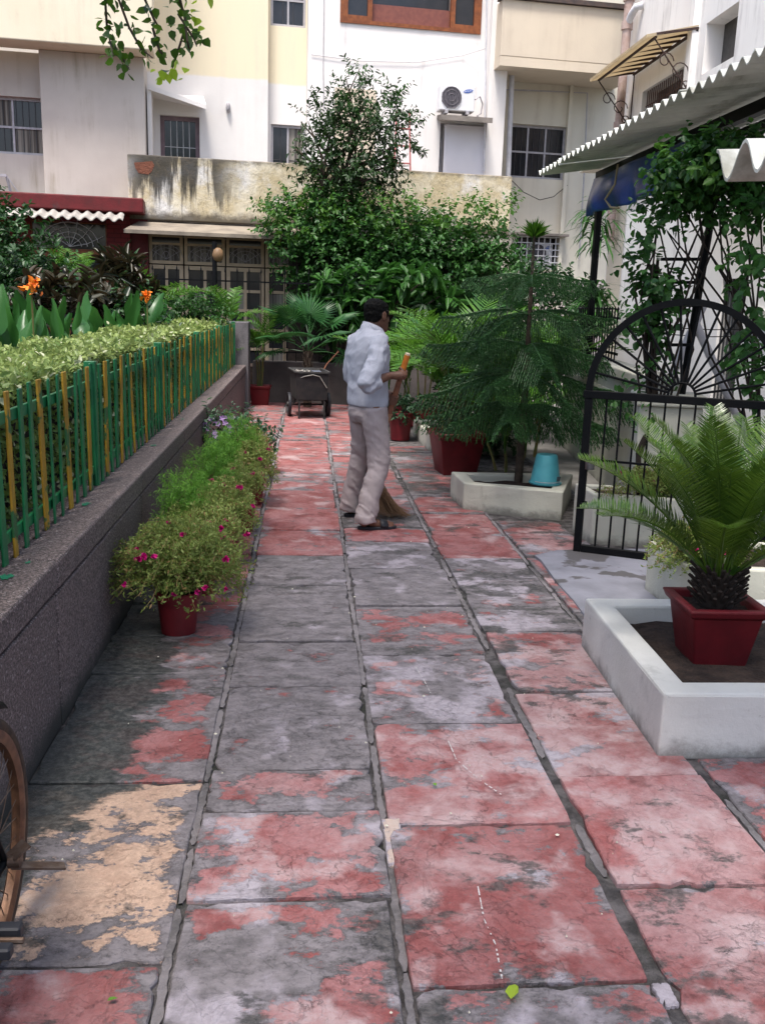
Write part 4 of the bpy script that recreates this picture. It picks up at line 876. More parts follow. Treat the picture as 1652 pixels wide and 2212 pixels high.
PIPEP = plain('pinkish_pipe', (.46, .36, .33), (.36, .26, .23), .7, 8, .2, dirt=(.18, .1, .08))
t = thing('drain_pipe', 'pinkish cast drain pipe with an elbow at the corner of the side building', 'pipe', (6.02, 18.95, 0))
mb = MB(); mb.tube([(0, 0, 3.0), (0, 0, 11)], .085, 12); mb.build('pipe', PIPEP, t, smooth=50)
mb = MB()
for z in (5.1, 6.9, 7.4): mb.tube([(0, 0, z), (0, 0, z+.14)], .11, 12)
mb.build('collar', PIPEP, t, smooth=40); mb = MB(); mb.tube([(0, 0, 6.95), (.02, -.12, 7.12), (.05, -.3, 7.22), (.17, -.36, 7.24)], .07, 10); mb.build('elbow', PIPEW, t, smooth=60)
# white ground-floor side house
sh = thing('side_house', 'cream white ground floor house wall behind the vine trellis', 'building', (4.35, 0, 0))
wall_x('wall', 0, .25, 4.2, 13.0, -.1, 2.95, [(9.2, 9.75, .0, 2.0)], W_CW, sh)
MB().box(.004, 1.8, 12.78, 13.0, -.1, 2.945).build('end_wall', W_CW, sh)
MB().box(-.06, -.002, 4.2, 9.0, 1.60, 1.68).build('ledge', CREAM, sh); MB().box(-.002+.15, .2, 9.2, 9.75, .0, 2.0).build('door', GLASS, sh)
g = MB()
for i in range(7): g.box(.03, .045, 9.22+i*.085, 9.235+i*.085, 0, 2.0)
g.build('door_grille', GRILL, sh)

# corrugated lean-to roof on a black steel frame
def corrugated(name, parent, x0, x1, y0, y1, z0, z1, wl, amp, mat, nper=10, th=.008):
    N = int((y1-y0)/wl*nper); v = []
    for i in range(N+1):
        y = y0+(y1-y0)*i/N; d = amp*math.cos(2*math.pi*(y-y1)/wl)
        v += [(x0, y, z0+d+th), (x1, y, z1+d+th), (x1, y, z1+d), (x0, y, z0+d)]
    mb = MB(); mb.add(v, [(i*4+j, i*4+(j+1) % 4, (i+1)*4+(j+1) % 4, (i+1)*4+j) for i in range(N) for j in range(4)]+[(3, 2, 1, 0), (N*4, N*4+1, N*4+2, N*4+3)])
    return mb.build(name, mat, parent, smooth=50)
SHEET = plain('white_fibre_cement', (.66, .66, .60), (.58, .58, .53), .7, 5, .2, 60, .004, dirt=(.34, .33, .28), dlo=.5, dhi=.7)
lr = thing('corrugated_roof', 'white corrugated lean-to roof on a black steel frame above the gate', 'roof', (0, 0, 0))
for i, (a, b, dz) in enumerate(((4.35, 5.42, .012), (5.40, 6.47, .004), (6.45, 7.52, .012), (7.50, 8.57, .004), (8.55, 9.5, .012), (9.48, 10.32, .004))):
    corrugated('roof_sheet', lr, 2.45+random.uniform(-.012, .012), 3.72, a, b, 3.04+dz, 3.23+dz, .152, .027, SHEET)
MB().box(3.06, 3.13, 4.2, 10.3, 3.0, 3.085).build('beam', BLACK, lr); MB().box(3.62, 3.69, 4.2, 10.3, 3.1, 3.175).build('beam', BLACK, lr)
MB().box(3.07, 3.13, 10.18, 10.25, 1.15, 2.998).build('post', BLACK, lr)
for y in (5.6, 7.9):
    MB().box(3.06, 3.69, y, y+.06, 2.62, 2.68).build('tie', BLACK, lr); MB().box(3.075, 3.125, y+.003, y+.057, 2.683, 2.998).build('strut', BLACK, lr); MB().bar((3.1, y+.03, 2.69), (3.65, y+.03, 3.09), .045).build('brace', BLACK, lr)
tp = thing('blue_tarpaulin', 'blue tarpaulin blind hanging from the lean-to beam', 'tarpaulin', (3.03, 0, 0))
mb = MB(); nu, nv = 44, 14; v = []
for j in range(nv+1):
    for i in range(nu+1):
        s, q = i/nu, j/nv; y = 7.55+2.62*s; z = 3.0-(.42-.10*(1-s)+.03*math.sin(5*s))*q
        v.append((-.03-.07*math.sin(q*2.6)+.035*math.sin(s*26+q*2)*q+.02*math.sin(s*9-q*4), y, z))
mb.add(v, [(j*(nu+1)+i, j*(nu+1)+i+1, (j+1)*(nu+1)+i+1, (j+1)*(nu+1)+i) for j in range(nv) for i in range(nu)])
TB = plain('blue_tarp', (.012, .03, .12), (.012, .06, .30), .38, 2.2, .2, 30, .01, .5); o = mb.build('sheet', TB, tp, smooth=180)
sm = o.modifiers.new('thick', 'SOLIDIFY'); sm.thickness = .006
mb = MB(); mb.tube([(-.15, 9.0, 2.98), (-.17, 8.98, 2.8), (-.2, 9.15, 2.68), (-.17, 9.05, 2.6), (-.14, 8.9, 2.58)], .011, 6); mb.build('rope', plain('old_rope', (.42, .33, .2), (.3, .23, .14), .9), tp)
nr = thing('corrugated_sheet', 'close white corrugated roof sheet corner entering at the right edge', 'roof', (0, 0, 0))
p = at_y(1560, 410, 2.72); corrugated('sheet', nr, p[0]-.03, 1.95, 2.0, 2.72, p[2]+.055, p[2]+.10, .178, .045, SHEET, 12, .009)
mb = MB(); mb.box(p[0]+.5, p[0]+.56, 2.02, 2.70, p[2]-.06, p[2]-.005); mb.build('purlin', BLACK, nr)
mb = MB(); mb.box(p[0]+.5, p[0]+.56, 2.03, 2.09, -.1, p[2]-.061); mb.build('post', BLACK, nr)

# boundary wall, its railing and gate pillar
lw = thing('boundary_wall', 'cream boundary wall with a coping behind the araucaria', 'wall', (2.62, 6.9, 0), -math.atan2(.52, 4.3))
MB().box(0, .2, .0, 4.4, -.1, 1.06).build('wall_body', CREAM, lw, .01); MB().box(-.05, .25, -.02, 4.45, 1.063, 1.15).build('coping', CREAM, lw, .012)
MB().box(-.02, -.003, .0, 4.4, .90, .93).build('moulding', CREAM, lw)
rlg = thing('spear_railing', 'black spear topped railing on the cream boundary wall beside the roof post', 'railing', (2.62, 6.9, 1.15), -math.atan2(.52, 4.3))
for i in range(17): link('bar', bm_, None, rlg, (.1, 2.0+i*.14, 0)).scale = (1, 1, .36)
for z in (.08, .42): MB().box(.11, .122, 1.95, 4.35, z-.012, z+.012).build('rail', BLACK, rlg)
pp_ = thing('gate_pillar', 'square cream gate pillar carrying the black trellis post behind the arch spokes', 'pillar', (2.62, 6.62, 0), rad(-14))
MB().box(-.20, .24, -.2, .22, -.1, .98).build('shaft', CREAM, pp_, .012); MB().box(-.23, .27, -.23, .25, .983, 1.06).build('cap', CREAM, pp_, .012)

# gate leaf standing open
GA = math.atan2(-.22, .43)
gt = thing('garden_gate', 'black iron garden gate with a sunburst arch standing open', 'gate', (1.852, 6.07, .012), GA)
Wg, Hr, R_o = 1.22, 1.0, .61
MB().box(0, .05, -.02, .02, 0, Hr+.055).build('stile', BLACK, gt, .003, 1); MB().box(Wg-.05, Wg, -.02, .02, 0, Hr+.055).build('stile', BLACK, gt, .003, 1)
MB().box(.051, Wg-.051, -.019, .019, .0, .05).build('bottom_rail', BLACK, gt, .003, 1); MB().box(-.012, Wg+.01, -.024, .024, Hr+.056, Hr+.106).build('middle_rail', BLACK, gt, .003, 1)
mb = MB(); zc = Hr+.107; n = 40; v = []
for i in range(n+1):
    a = math.pi*i/n
    for r, y in ((R_o, -.02), (R_o, .02), (R_o-.043, .02), (R_o-.043, -.02)): v.append((Wg/2-r*math.cos(a), y, zc+r*math.sin(a)*1.0))
mb.add(v, [(i*4+j, i*4+(j+1) % 4, (i+1)*4+(j+1) % 4, (i+1)*4+j) for i in range(n) for j in range(4)]+[(3, 2, 1, 0), (n*4, n*4+1, n*4+2, n*4+3)]); mb.build('arch', BLACK, gt, smooth=40)
for i in range(1, 15):
    a = math.pi*i/15; MB().tube([(Wg/2-.085*math.cos(a), 0, zc+.085*math.sin(a)), (Wg/2-(R_o-.042)*math.cos(a), 0, zc+(R_o-.042)*math.sin(a))], .0088, 6).build('spoke', BLACK, gt, smooth=60)
mb = MB(); mb.tube([(Wg/2-.085*math.cos(a), 0, zc+.085*math.sin(a)) for a in np.linspace(0, math.pi, 15)], .009, 6); mb.build('hub_ring', BLACK, gt, smooth=60)
for i in range(1, 12): x = .05+(Wg-.1)*i/12; MB().tube([(x, 0, .051), (x, 0, Hr+.055)], .0075, 6).build('bar', BLACK, gt, smooth=60)
MB().box(.052, Wg*.45, -.028, -.016, .64, .655).build('bolt', BLACK, gt); mb = MB(); mb.lathe([(.001, -.03), (.03, -.024), (.032, .024), (.001, .03)], 14, (.075, -.05, .61)); mb.build('lock', plain('lock_steel', (.25, .24, .24), (.15, .15, .15), .35, 20, .1, metal=.8), gt, smooth=60)
mb = MB(); mb.box(.03, .06, -.045, .03, .33, .35); mb.build('latch', BLACK, gt)

# planters
def planter(label, pts, h, th, soil=.07, mat=None, name='white_planter'):
    mat = mat or CREAM; c = np.mean(np.array(pts), 0); t = thing(name, label, 'planter', (c[0], c[1], 0)); n = len(pts)
    o = [Vector((p[0]-c[0], p[1]-c[1], 0)) for p in pts]; inn = []
    for i in range(n):
        a, b, d = o[i-1], o[i], o[(i+1) % n]; e1 = (b-a).normalized(); e2 = (d-b).normalized(); n1 = Vector((-e1.y, e1.x, 0)); n2 = Vector((-e2.y, e2.x, 0)); q = (n1+n2).normalized(); inn.append(b+q*th/max(.3, q.dot(n1)))
    mb = MB(); z = Vector((0, 0, 1)); v = [p-z*.05 for p in o]+[p+z*h for p in o]+[p+z*h for p in inn]+[p-z*.05 for p in inn]
    mb.add(v, [(k*n+i, k*n+(i+1) % n, (k+1)*n+(i+1) % n, (k+1)*n+i) for k in range(3) for i in range(n)]+[(3*n+i, 3*n+(i+1) % n, (i+1) % n, i) for i in range(n)])
    me = mb.mesh('kerb', .011, 2); bm = bmesh.new(); bm.from_mesh(me); bmesh.ops.subdivide_edges(bm, edges=[e for e in bm.edges if e.calc_length() > .2], cuts=5)
    for w in bm.verts: w.co += Vector((mnoise.noise(w.co*5), mnoise.noise(w.co*5+Vector((9, 0, 0))), mnoise.noise(w.co*4+Vector((0, 9, 0)))))*.005
    bm.to_mesh(me); bm.free(); link('kerb', me, mat, t)
    mb = MB(); g = 14; a, b, d, e = [inn[i] for i in (0, 1, 2, 3)]
    v = []
    for j in range(g+1):
        for i in range(g+1):
            p = (a.lerp(b, i/g)).lerp(e.lerp(d, i/g), j/g); v.append((p.x, p.y, h-soil+.02*mnoise.noise(p*7)))
    mb.add(v, [(j*(g+1)+i, j*(g+1)+i+1, (j+1)*(g+1)+i+1, (j+1)*(g+1)+i) for j in range(g) for i in range(g)]); mb.build('soil', SOIL, t, smooth=180)
    return t
PLW = plaster('grubby_white_plaster', (.61, .60, .57), (.52, .51, .485), (.31, .30, .28), .54, .72)
planter('near white plastered planter kerb around the red cycad pot', [(1.345, 3.13), (3.1, 3.10), (3.1, 4.28), (1.385, 4.28)], .25, .115, .085, PLW)
planter('white planter kerb around the araucaria with a blue bucket on its rim', [(1.30, 7.40), (2.04, 7.08), (2.35, 7.9), (1.27, 7.92)], .22, .11, .06)
planter('small white planter kerb farthest back behind the big red palm pot', [(1.40, 10.5), (2.5, 10.3), (2.5, 11.8), (1.37, 11.8)], .2, .11, .05)
planter('tall white box planter seen through the gate bars', [(2.06, 6.36), (3.4, 5.95), (3.4, 6.4), (2.03, 6.74)], .36, .05, .03)
planter('white box planter with trailing portulaca between the gate and the near planter', [(2.06, 4.62), (3.2, 4.55), (3.2, 5.2), (2.04, 5.2)], .31, .07, .03)

# cycad in its square red pot
pf = at_z(1556, 1436, .165); pc = np.array([pf[0], pf[1]+.115])
pot = thing('square_red_pot', 'square tapered red pot holding the cycad in the near planter', 'pot', (pc[0], pc[1], .155), rad(-2))
def square_pot(root, b, tp_, h, mat=REDPOT, soil=True, rim=.02):
    mb = MB(); q = [(-1, -1), (1, -1), (1, 1), (-1, 1)]; rr = [(b, 0), (b+(tp_-b)*.85, h*.85), (tp_+rim*.4, h*.86), (tp_+rim, h*.985), (tp_+rim, h), (tp_-.02, h), (tp_-.03, h-.05)]
    v = [(x*r, y*r, z) for r, z in rr for x, y in q]
    mb.add(v, [(k*4+i, k*4+(i+1) % 4, (k+1)*4+(i+1) % 4, (k+1)*4+i) for k in range(len(rr)-1) for i in range(4)]+[(3, 2, 1, 0)]); mb.build('pot_body', mat, root, .010, 2, 50)
    r = tp_-.026; mb = MB(); g = 8; mb.add([(-r+2*r*i/g, -r+2*r*j/g, h-.035+.012*mnoise.noise((i*.9, j*.9, b))) for j in range(g+1) for i in range(g+1)], [(j*(g+1)+i, j*(g+1)+i+1, (j+1)*(g+1)+i+1, (j+1)*(g+1)+i) for j in range(g) for i in range(g)]); mb.build('soil', SOIL, root, smooth=180)
square_pot(pot, .115, .158, .27)
cy = thing('cycad', 'cycad with stiff glossy feather fronds from a black stump in the square pot', 'plant', (pc[0], pc[1], .155))
mb = MB(); mb.lathe([(.05, .20), (.075, .25), (.085, .31), (.075, .37), (.05, .42)], 14)
for i in range(90):
    a = i*2.4; z = .25+.15*i/90; mb.bar((.075*math.cos(a), .075*math.sin(a), z), (.125*math.cos(a), .125*math.sin(a), z+.045), .014, .008)
mb.build('stump', STEMD, cy)
cym = [frond_mesh('frond', l, 70, .15, .0075, ar, .38, .55, .16, taper=lambda s: (math.sin(math.pi*min(1, .16+.80*s))**.55), droop=.05, rr=.0085, seed=s, jit=.05) for l, ar, s in ((.80, .30, 1), (.72, .40, 2), (.86, .24, 3))]
for i in range(34):
    az = i*2.39996+random.uniform(-.15, .15); q = i/34; el = rad(26+56*q**.6)+random.uniform(-.07, .07); o = link('frond', cym[i % 3], LV_cycad, cy)
    o.location = (.05*math.cos(az), .05*math.sin(az), .37+.05*q); o.rotation_euler = (random.uniform(-.15, .15), -el, az); s = random.uniform(.85, 1.08)*(1-.12*q); o.scale = (s, s, s)
ag = thing('agave', 'dark broad leaved agave at the right edge behind the cycad', 'plant', (2.28, 4.72, .37)); am = canna_leaf('leaf', .62, .13, 9)
for i in range(8): o = link('leaf', am, LV_fan, ag, (0, 0, .02)); o.rotation_euler = (random.uniform(-.15, .15), random.uniform(.1, .5), i*.8)

# araucarias, palms and other potted greenery on the right
def arau_branch(name, L, seed):
    rg = np.random.default_rng(seed); mb = MB(); n = 12; ax = [Vector((L*s, 0, L*(.20*s-.80*s*s+.30*s**4))) for s in np.linspace(0, 1, n+1)]
    mb.tube(ax, [.011*(1-.8*i/n) for i in range(n+1)], 5)
    def needles(p, q, r, m):
        d = (q-p); 
        for i in range(m):
            s = (i+.5)/m; c = p.lerp(q, s); dd = d.normalized(); o = Vector(rg.normal(size=3)); o = (o-dd*o.dot(dd)).normalized(); e = c+(dd*.9+o*.8)*r*1.15; w = dd.cross(o)*r*.28; mb.add([c-w, c+w, e], [(0, 1, 2)])
    k_ = 19
    for i in range(k_):
        s = .16+.84*(i+.5)/k_; x = s*n; j = min(n-1, int(x)); p = ax[j].lerp(ax[j+1], x-j); t = (ax[j+1]-ax[j]).normalized()
        for sd in (-1, 1):
            l = L*.40*(1-.62*s**1.4)*rg.uniform(.8, 1.1)*min(1, .45+s*3); d = (t*.75+Vector((0, sd*.8, 0))+Vector((0, 0, -.25))).normalized(); m_ = p+d*l*.5; q = p+d*l+Vector((0, 0, -l*.75))
            mb.tube([p, m_, q], .0035, 3, False); needles(p, m_, .028, 18); needles(m_, q, .028, 22)
    needles(ax[0], ax[-1], .022, 60)
    me = mb.mesh(name); a = me.attributes.new('tint', 'FLOAT', 'FACE'); a.data.foreach_set('value', np.clip(rg.normal(.45, .25, len(me.polygons)), 0, 1).astype(np.float32)); return me
def araucaria(label, x, y, z0, h, tiers, lens, seed, group=None):
    r = random.Random(seed); t = thing('araucaria', label, 'tree', (x, y, z0), 0, group); mb = MB(); mb.tube([(0, 0, -.05), (.01, 0, h*.5), (0, 0, h)], [.038, .026, .009], 8); mb.build('trunk', BARK, t, smooth=60)
    ms = [arau_branch('branch', 1., seed*7+s) for s in range(3)]; up = arau_branch('leader', .15, seed+50)
    for k_, (z, L) in enumerate(zip(tiers, lens)):
        nb = 7
        for i in range(nb):
            o = link('branch', ms[(i+k_) % 3], LV_arau, t); az = 2*math.pi*(i+.5*(k_ % 2))/nb+r.uniform(-.2, .2); o.location = (0, 0, z); s = L*r.uniform(.85, 1.1); o.scale = (s, s, s); o.rotation_euler = (0, -r.uniform(-.02, .28), az)
    n = 150; a = RNG.uniform(0, 6.283, n); q = RNG.random(n); D = np.stack([np.cos(a)*(.35+.65*q), np.sin(a)*(.35+.65*q), 1.25-.75*q], 1); P = np.stack([np.cos(a)*.02*q, np.sin(a)*.02*q, h-.06+.05*RNG.random(n)], 1)
    link('leader_cup', leaves_mesh('leader_cup', P, D, np.tile((0, 0, 1.), (n, 1)), .135*RNG.uniform(.75, 1.1, n), .12, LANCE_V, LANCE_F), LV_palm, t)
    P = np.zeros((60, 3)); P[:, 2] = RNG.uniform(h-.35, h-.05, 60); link('leader_needles', leaves_mesh('leader_needles', P, rdir(60)+np.array([0, 0, .9]), rdir(60), .045, .14, LANCE_V, LANCE_F), LV_arau, t)
    return t
apx = at_z(1122, 1035, .2); tz = lambda y: at_y(1130, y, apx[1])[2]-.17
araucaria('dark green araucaria tree with drooping tiered branches in the white planter', apx[0], apx[1]+.05, .17, tz(497), [tz(880), tz(815), tz(750), tz(680), tz(600)], [.76, .78, .74, .66, .54], 3)
pb_ = at_z(985, 1028, 0)
pot = thing('square_red_pot', 'big square red pot under the araucaria branches beside the path', 'pot', (pb_[0]+.02, pb_[1]+.2, 0), rad(8)); square_pot(pot, .17, .235, .42)
ar2 = thing('palm_clump', 'tall areca palm clump in the big square red pot', 'palm', (pb_[0]+.02, pb_[1]+.2, .36))
arm = [frond_mesh('frond', l, 25, .27, .025, ar, .35, .75, .22, droop=.22, rr=.008, seed=s) for l, ar, s in ((1.05, .8, 4), (.9, 1., 5), (1.2, .7, 6))]
areca(ar2, (0, 0, 0), arm, LV_palm, 24, 6, .55, smat=STEMG)
CL = [('bright areca palm clump growing behind the man and broom', (1.22, 12.6, .2), 18, .35, .9), ('areca palm clump behind the small white planter kerb', (1.75, 11.2, .15), 20, .6, 1.05), ('areca palm clump beside the boundary wall behind the araucaria', (2.35, 9.6, .1), 20, .7, 1.0), ('areca palm clump right behind the big square red pot', (1.75, 9.9, .1), 22, .55, 1.0), ('bright areca palm clump against the boundary wall left of the roof post', (2.75, 11.4, .1), 20, .7, 1.05), ('low areca palm sprouts at the far right end of the path', (1.7, 13.8, .1), 18, .8, 1.0), ('areca palm clump hidden low between the araucaria and the palm pot', (1.95, 8.7, .1), 14, .3, .8)]
for lab, loc, n, h, s in CL:
    t = thing('palm_clump', lab, 'palm', loc); areca(t, (0, 0, 0), arm, LV_palm, n, 5, h, scale=(.8*s, 1.1*s), smat=STEMG, spread=.16)
fm = [fan_leaf_mesh('fan_leaf', .5, seed=s, n=24) for s in (1, 2)]
fp = at_y(665, 775, 14.7); t = thing('fan_palm', 'fan palm with large round pleated leaves behind the wheeled cart', 'palm', (fp[0], 14.75, .02))
mb = MB(); mb.tube([(0, 0, -.05), (0, 0, fp[2]+.1)], [.07, .05], 9)
for i in range(50): a = i*2.4; z = .1+(fp[2])*i/50; mb.bar((.05*math.cos(a), .05*math.sin(a), z), (.09*math.cos(a), .09*math.sin(a), z+.12), .02, .008)
mb.build('trunk', BARK, t)
for i, (az, el) in enumerate([(2.6, .55), (3.5, .15), (.5, .55), (-.4, .15), (1.6, 1.1), (2.1, .95), (4.3, .25), (5.2, .2), (3.1, -.25), (-.1, -.3), (1., .85), (4.0, .7)]):
    o = link('fan_leaf', fm[i % 2], LV_fan, t, (0, 0, fp[2]+.08)); o.rotation_euler = (random.uniform(-.5, .5), -el, az); s = random.uniform(.8, 1.05); o.scale = (s, s, s)
fp2 = at_y(1085, 665, 10.4); t = thing('fan_palm', 'pale fan palm leaf lit bright behind the araucaria top', 'palm', (fp2[0], 10.45, .05)); MB().tube([(0, 0, 0), (0, 0, fp2[2]-.35)], [.03, .02], 6).build('trunk', STEMG, t)
for i, (az, el) in enumerate([(-1.6, .7), (-2.4, .8), (2.4, .9), (.4, 1.0)]): o = link('fan_leaf', fm[i % 2], LV_bright, t, (0, 0, fp2[2]-.4)); o.rotation_euler = (random.uniform(-.4, .4), -el, az); o.scale = (.72, .72, .72)
def round_pot(root, r0, r1, h, mat=REDPOT, n=28):
    mb = MB(); mb.lathe([(r0, 0), (r0+(r1-r0)*.82, h*.82), (r1+.006, h*.83), (r1+.010, h*.97), (r1+.004, h), (r1-.012, h), (r1-.018, h-.03), (.002, h-.03)], n, cap=False); mb.lathe([(.001, .001), (r0, .001)], n, cap=False); mb.build('pot_body', mat, root, smooth=40)
    mb = MB(); mb.lathe([(r1-.016, h-.028), (r1*.5, h-.02), (.002, h-.015)], 18, cap=False); mb.build('soil', SOIL, root)
t = thing('round_red_pot', 'round red pot with a low grey green plant right of the man', 'pot', (1.16, 11.35, 0)); round_pot(t, .115, .15, .34)
t = thing('low_plant', 'low grey green leafy plant in the round red pot', 'plant', (1.16, 11.35, .31)); foliage('foliage', LV_vinca, t, 60, [((0, 0, .06), (.2, .2, .07))], 7, .12, .07, .45)
t = thing('red_trough', 'red trough behind the round pot at the palm clumps', 'pot', (1.5, 12.7, 0)); mb = MB(); mb.box(-.3, .3, -.12, .12, 0, .27); mb.build('trough_body', REDPOT, t, .015); MB().box(-.28, .28, -.1, .1, .272, .28).build('soil', SOIL, t)
bpn = at_z(558, 866, 0); t = thing('square_red_pot', 'square red pot at the far left corner behind the granite pier', 'pot', (-.74, 14.98, 0)); square_pot(t, .13, .16, .30)
t = thing('palm_clump', 'slender areca palm in the far left red pot behind the pier', 'palm', (-.74, 14.98, .26)); areca(t, (0, 0, 0), arm, LV_palm, 15, 4, .75, scale=(.55, .8), smat=STEMG, spread=.05, el=(.5, 1.3))

# bucket upside down on the planter rim
bb = at_z(1183, 1050, .22); bt = thing('bucket', 'upturned turquoise plastic bucket on the planter rim', 'bucket', (bb[0], bb[1]+.10, .222))
BUC = plain('turquoise_plastic', (.085, .38, .43), (.065, .30, .36), .4, 6, .1, 40, .003, .4, dirt=(.22, .42, .46), dscale=5, dlo=.6, dhi=.75)
mb = MB(); mb.lathe([(.130, 0), (.135, .006), (.135, .016), (.126, .02), (.122, .03), (.088, .235), (.080, .245), (.002, .245)], 32, cap=False); mb.build('bucket_shell', BUC, bt, smooth=40)
mb = MB(); mb.tube([(.124*math.cos(a), .124*math.sin(a)-.012, .03+.0*a) for a in np.linspace(-2.6, -.5, 14)], .003, 5); mb.build('handle', FRAMEW, bt)
MB().box(-.012, .018, -.118, -.112, .06, .10).build('print', plain('grey_print', (.08, .1, .11), (.05, .07, .08)), bt, loc=(.04, .006, 0), rot=(.16, 0, .3))

# dracaena by the roof post
dp = at_y(1280, 640, 11.8); t = thing('dracaena', 'tall dracaena with drooping strap leaves behind the roof post', 'plant', (dp[0], 11.8, 0))
mb = MB(); mb.tube([(0, 0, 0), (.03, 0, 1.4), (-.03, 0, 2.9)], [.03, .025, .015], 7); mb.build('stem', BARK, t, smooth=60)
Pm, Dm, Um, Sm = [], [], [], []
for zc_, n in ((2.75, 60), (2.45, 50), (1.75, 80), (1.55, 60)):
    for i in range(n):
        a = random.uniform(0, 6.28); Pm.append((0, 0, zc_+random.uniform(-.1, .15))); Dm.append((math.cos(a), math.sin(a), random.uniform(-.6, .9))); Um.append((0, 0, 1)); Sm.append(random.uniform(.3, .5))
BL_V = np.array([(0, -.3, 0), (0, .3, 0), (.5, .5, .10), (.5, -.5, .10), (.85, .35, -.10), (.85, -.35, -.10), (1, 0, -.28)]); BL_F = [(0, 1, 2, 3), (3, 2, 4, 5), (5, 4, 6)]
link('leaves', leaves_mesh('leaves', Pm, Dm, Um, np.array(Sm), .08, BL_V, BL_F), LV_mid, t)

# vines
def dell(px, py, Y, rx, rz, ry=None): c = at_y(px, py, Y); return ((c[0], c[1], c[2]), (rx, ry or rx*.7, rz))
vt = thing('creeper_thicket', 'dense dark green creeper cascading over the annex wall behind the path', 'creeper', (0, 0, 0))
E_ = [dell(610, 480, 17.0, .32, .25), dell(660, 470, 17.0, .42, .38), dell(725, 480, 16.9, .5, .42), dell(700, 450, 17, .28, .28), dell(800, 520, 16.9, .6, .42), dell(880, 510, 16.9, .55, .3), dell(960, 520, 16.9, .55, .32), dell(1040, 540, 16.7, .45, .35), dell(640, 560, 16.8, .30, .45), dell(720, 580, 16.8, .6, .5), dell(830, 580, 16.7, .7, .5), dell(950, 590, 16.6, .7, .6), dell(1060, 610, 16.5, .55, .6), dell(690, 650, 16.8, .3, .4)]
rg = np.random.default_rng(21); foliage('foliage', LV_vine, vt, 2100, E_, 10, .34, .085, .62, .12, rng=rg, shell=.75)
E2 = [dell(625, 450, 16.9, .28, .18), dell(690, 435, 16.8, .3, .22), dell(745, 450, 16.7, .25, .3), dell(850, 470, 16.6, .7, .2), dell(1000, 475, 16.5, .5, .2), dell(640, 480, 16.6, .5, .2), dell(1075, 455, 16.8, .5, .08)]
foliage('young_foliage', LV_bright, vt, 300, E2, 9, .36, .085, .6, .1, rng=rg)
mb = MB(); stems_mb(mb, (.6, 17.0, 0), [tuple(np.array(e[0])) for e in E_], .05, .01, 5, .2); mb.build('stem', STEMD, vt)
MB().box(-.35, 3.5, 17.25, 17.45, .5, 2.6).build('thicket_shade', STEMD, vt)  # dark box painting in the shaded interior of the creeper
tr = thing('garden_tree', 'bushy small leaved tree rising in front of the stained parapet', 'tree', (.55, 17.0, .5))
def off(e, o=(.55, 17.0, .5)): return (tuple(np.array(e[0])-np.array(o)), e[1])
E3 = [off(dell(*a)) for a in ((770, 330, 17, .6, .62), (762, 250, 17, .32, .42), (700, 260, 17.1, .3, .35), (840, 245, 17, .28, .38), (690, 340, 17, .42, .45), (850, 310, 16.9, .42, .4), (765, 185, 17, .14, .28), (800, 390, 16.8, .5, .4), (720, 395, 17, .5, .35), (680, 225, 17, .1, .25), (880, 275, 17, .14, .14))]
rg = np.random.default_rng(8); foliage('foliage', LV_tree, tr, 520, E3, 11, .36, .095, .42, .05, rng=rg, shell=.3, out=.6)
foliage('light_foliage', LV_mid, tr, 60, [E3[1], E3[6], E3[3]], 9, .28, .085, .42, 0, rng=rg)
mb = MB()
for dx in (-.35, 0, .2): mb.tube([(dx*.3, 0, -.05), (dx*.6, 0, 1.8), (dx, 0, 3.2)], [.06, .045, .03], 7); stems_mb(mb, (dx, 0, 3.1), [tuple(np.array(E3[i][0])+rg.normal(size=3)*.2) for i in range(8)], .028, .006, 5, .1)
mb.build('trunk', BARK, tr, smooth=60)
sb = thing('loquat_bush', 'bush with large drooping pointed leaves right behind the man', 'shrub', (.5, 15.55, .5))
def off2(e): return (tuple(np.array(e[0])-np.array((.5, 15.55, .5))), e[1])
E4 = [off2(dell(*a)) for a in ((720, 625, 15.5, .35, .25), (780, 620, 15.5, .35, .3), (850, 620, 15.5, .4, .28), (740, 690, 15.4, .35, .3), (800, 670, 15.4, .35, .3), (910, 610, 15.5, .4, .25), (950, 640, 15.5, .35, .3))]
rg = np.random.default_rng(9); foliage('foliage', LV_mid, sb, 75, E4, 9, .12, .27, .34, .28, rng=rg, shell=.4, spread=1.1); foliage('lower_foliage', LV_dark, sb, 55, [(tuple(np.array(e[0])-np.array((0, -.1, .35))), e[1]) for e in E4], 9, .12, .25, .34, .3, rng=rg)
mb = MB(); stems_mb(mb, (0, 0, -.03), [e[0] for e in E4], .03, .01); mb.build('stem', STEMD, sb)

tl = thing('vine_trellis', 'leafy vine grown over a black iron trellis arch behind the gate', 'trellis', (0, 0, 0))
for a, b in (((1535, 470), (1468, 872)), ((1425, 600), (1400, 860))):
    p = at_y(*a, 6.55); q = at_y(*b, 6.62); MB().tube([tuple(q), tuple(p)], .028, 8).build('post', BLACK, tl, smooth=50)
pa = at_y(1535, 470, 6.55); pbb = at_y(1425, 600, 6.55)
for y_ in (560, 610, 660, 745): l, r = at_y(1425-(y_-600)*.06, y_, 6.56), at_y(1520-(y_-560)*.16, y_, 6.56); MB().bar(tuple(l), tuple(r), .022).build('rung', BLACK, tl)
mb = MB()
rr_ = random.Random(4)
top = [at_y(x, y, Y) for x, y, Y in ((1420, 480, 6.5), (1460, 420, 6.5), (1500, 400, 6.4), (1550, 420, 6.3), (1600, 400, 6.2), (1400, 560, 6.5), (1440, 500, 6.6), (1640, 430, 6.1), (1520, 470, 6.6))]
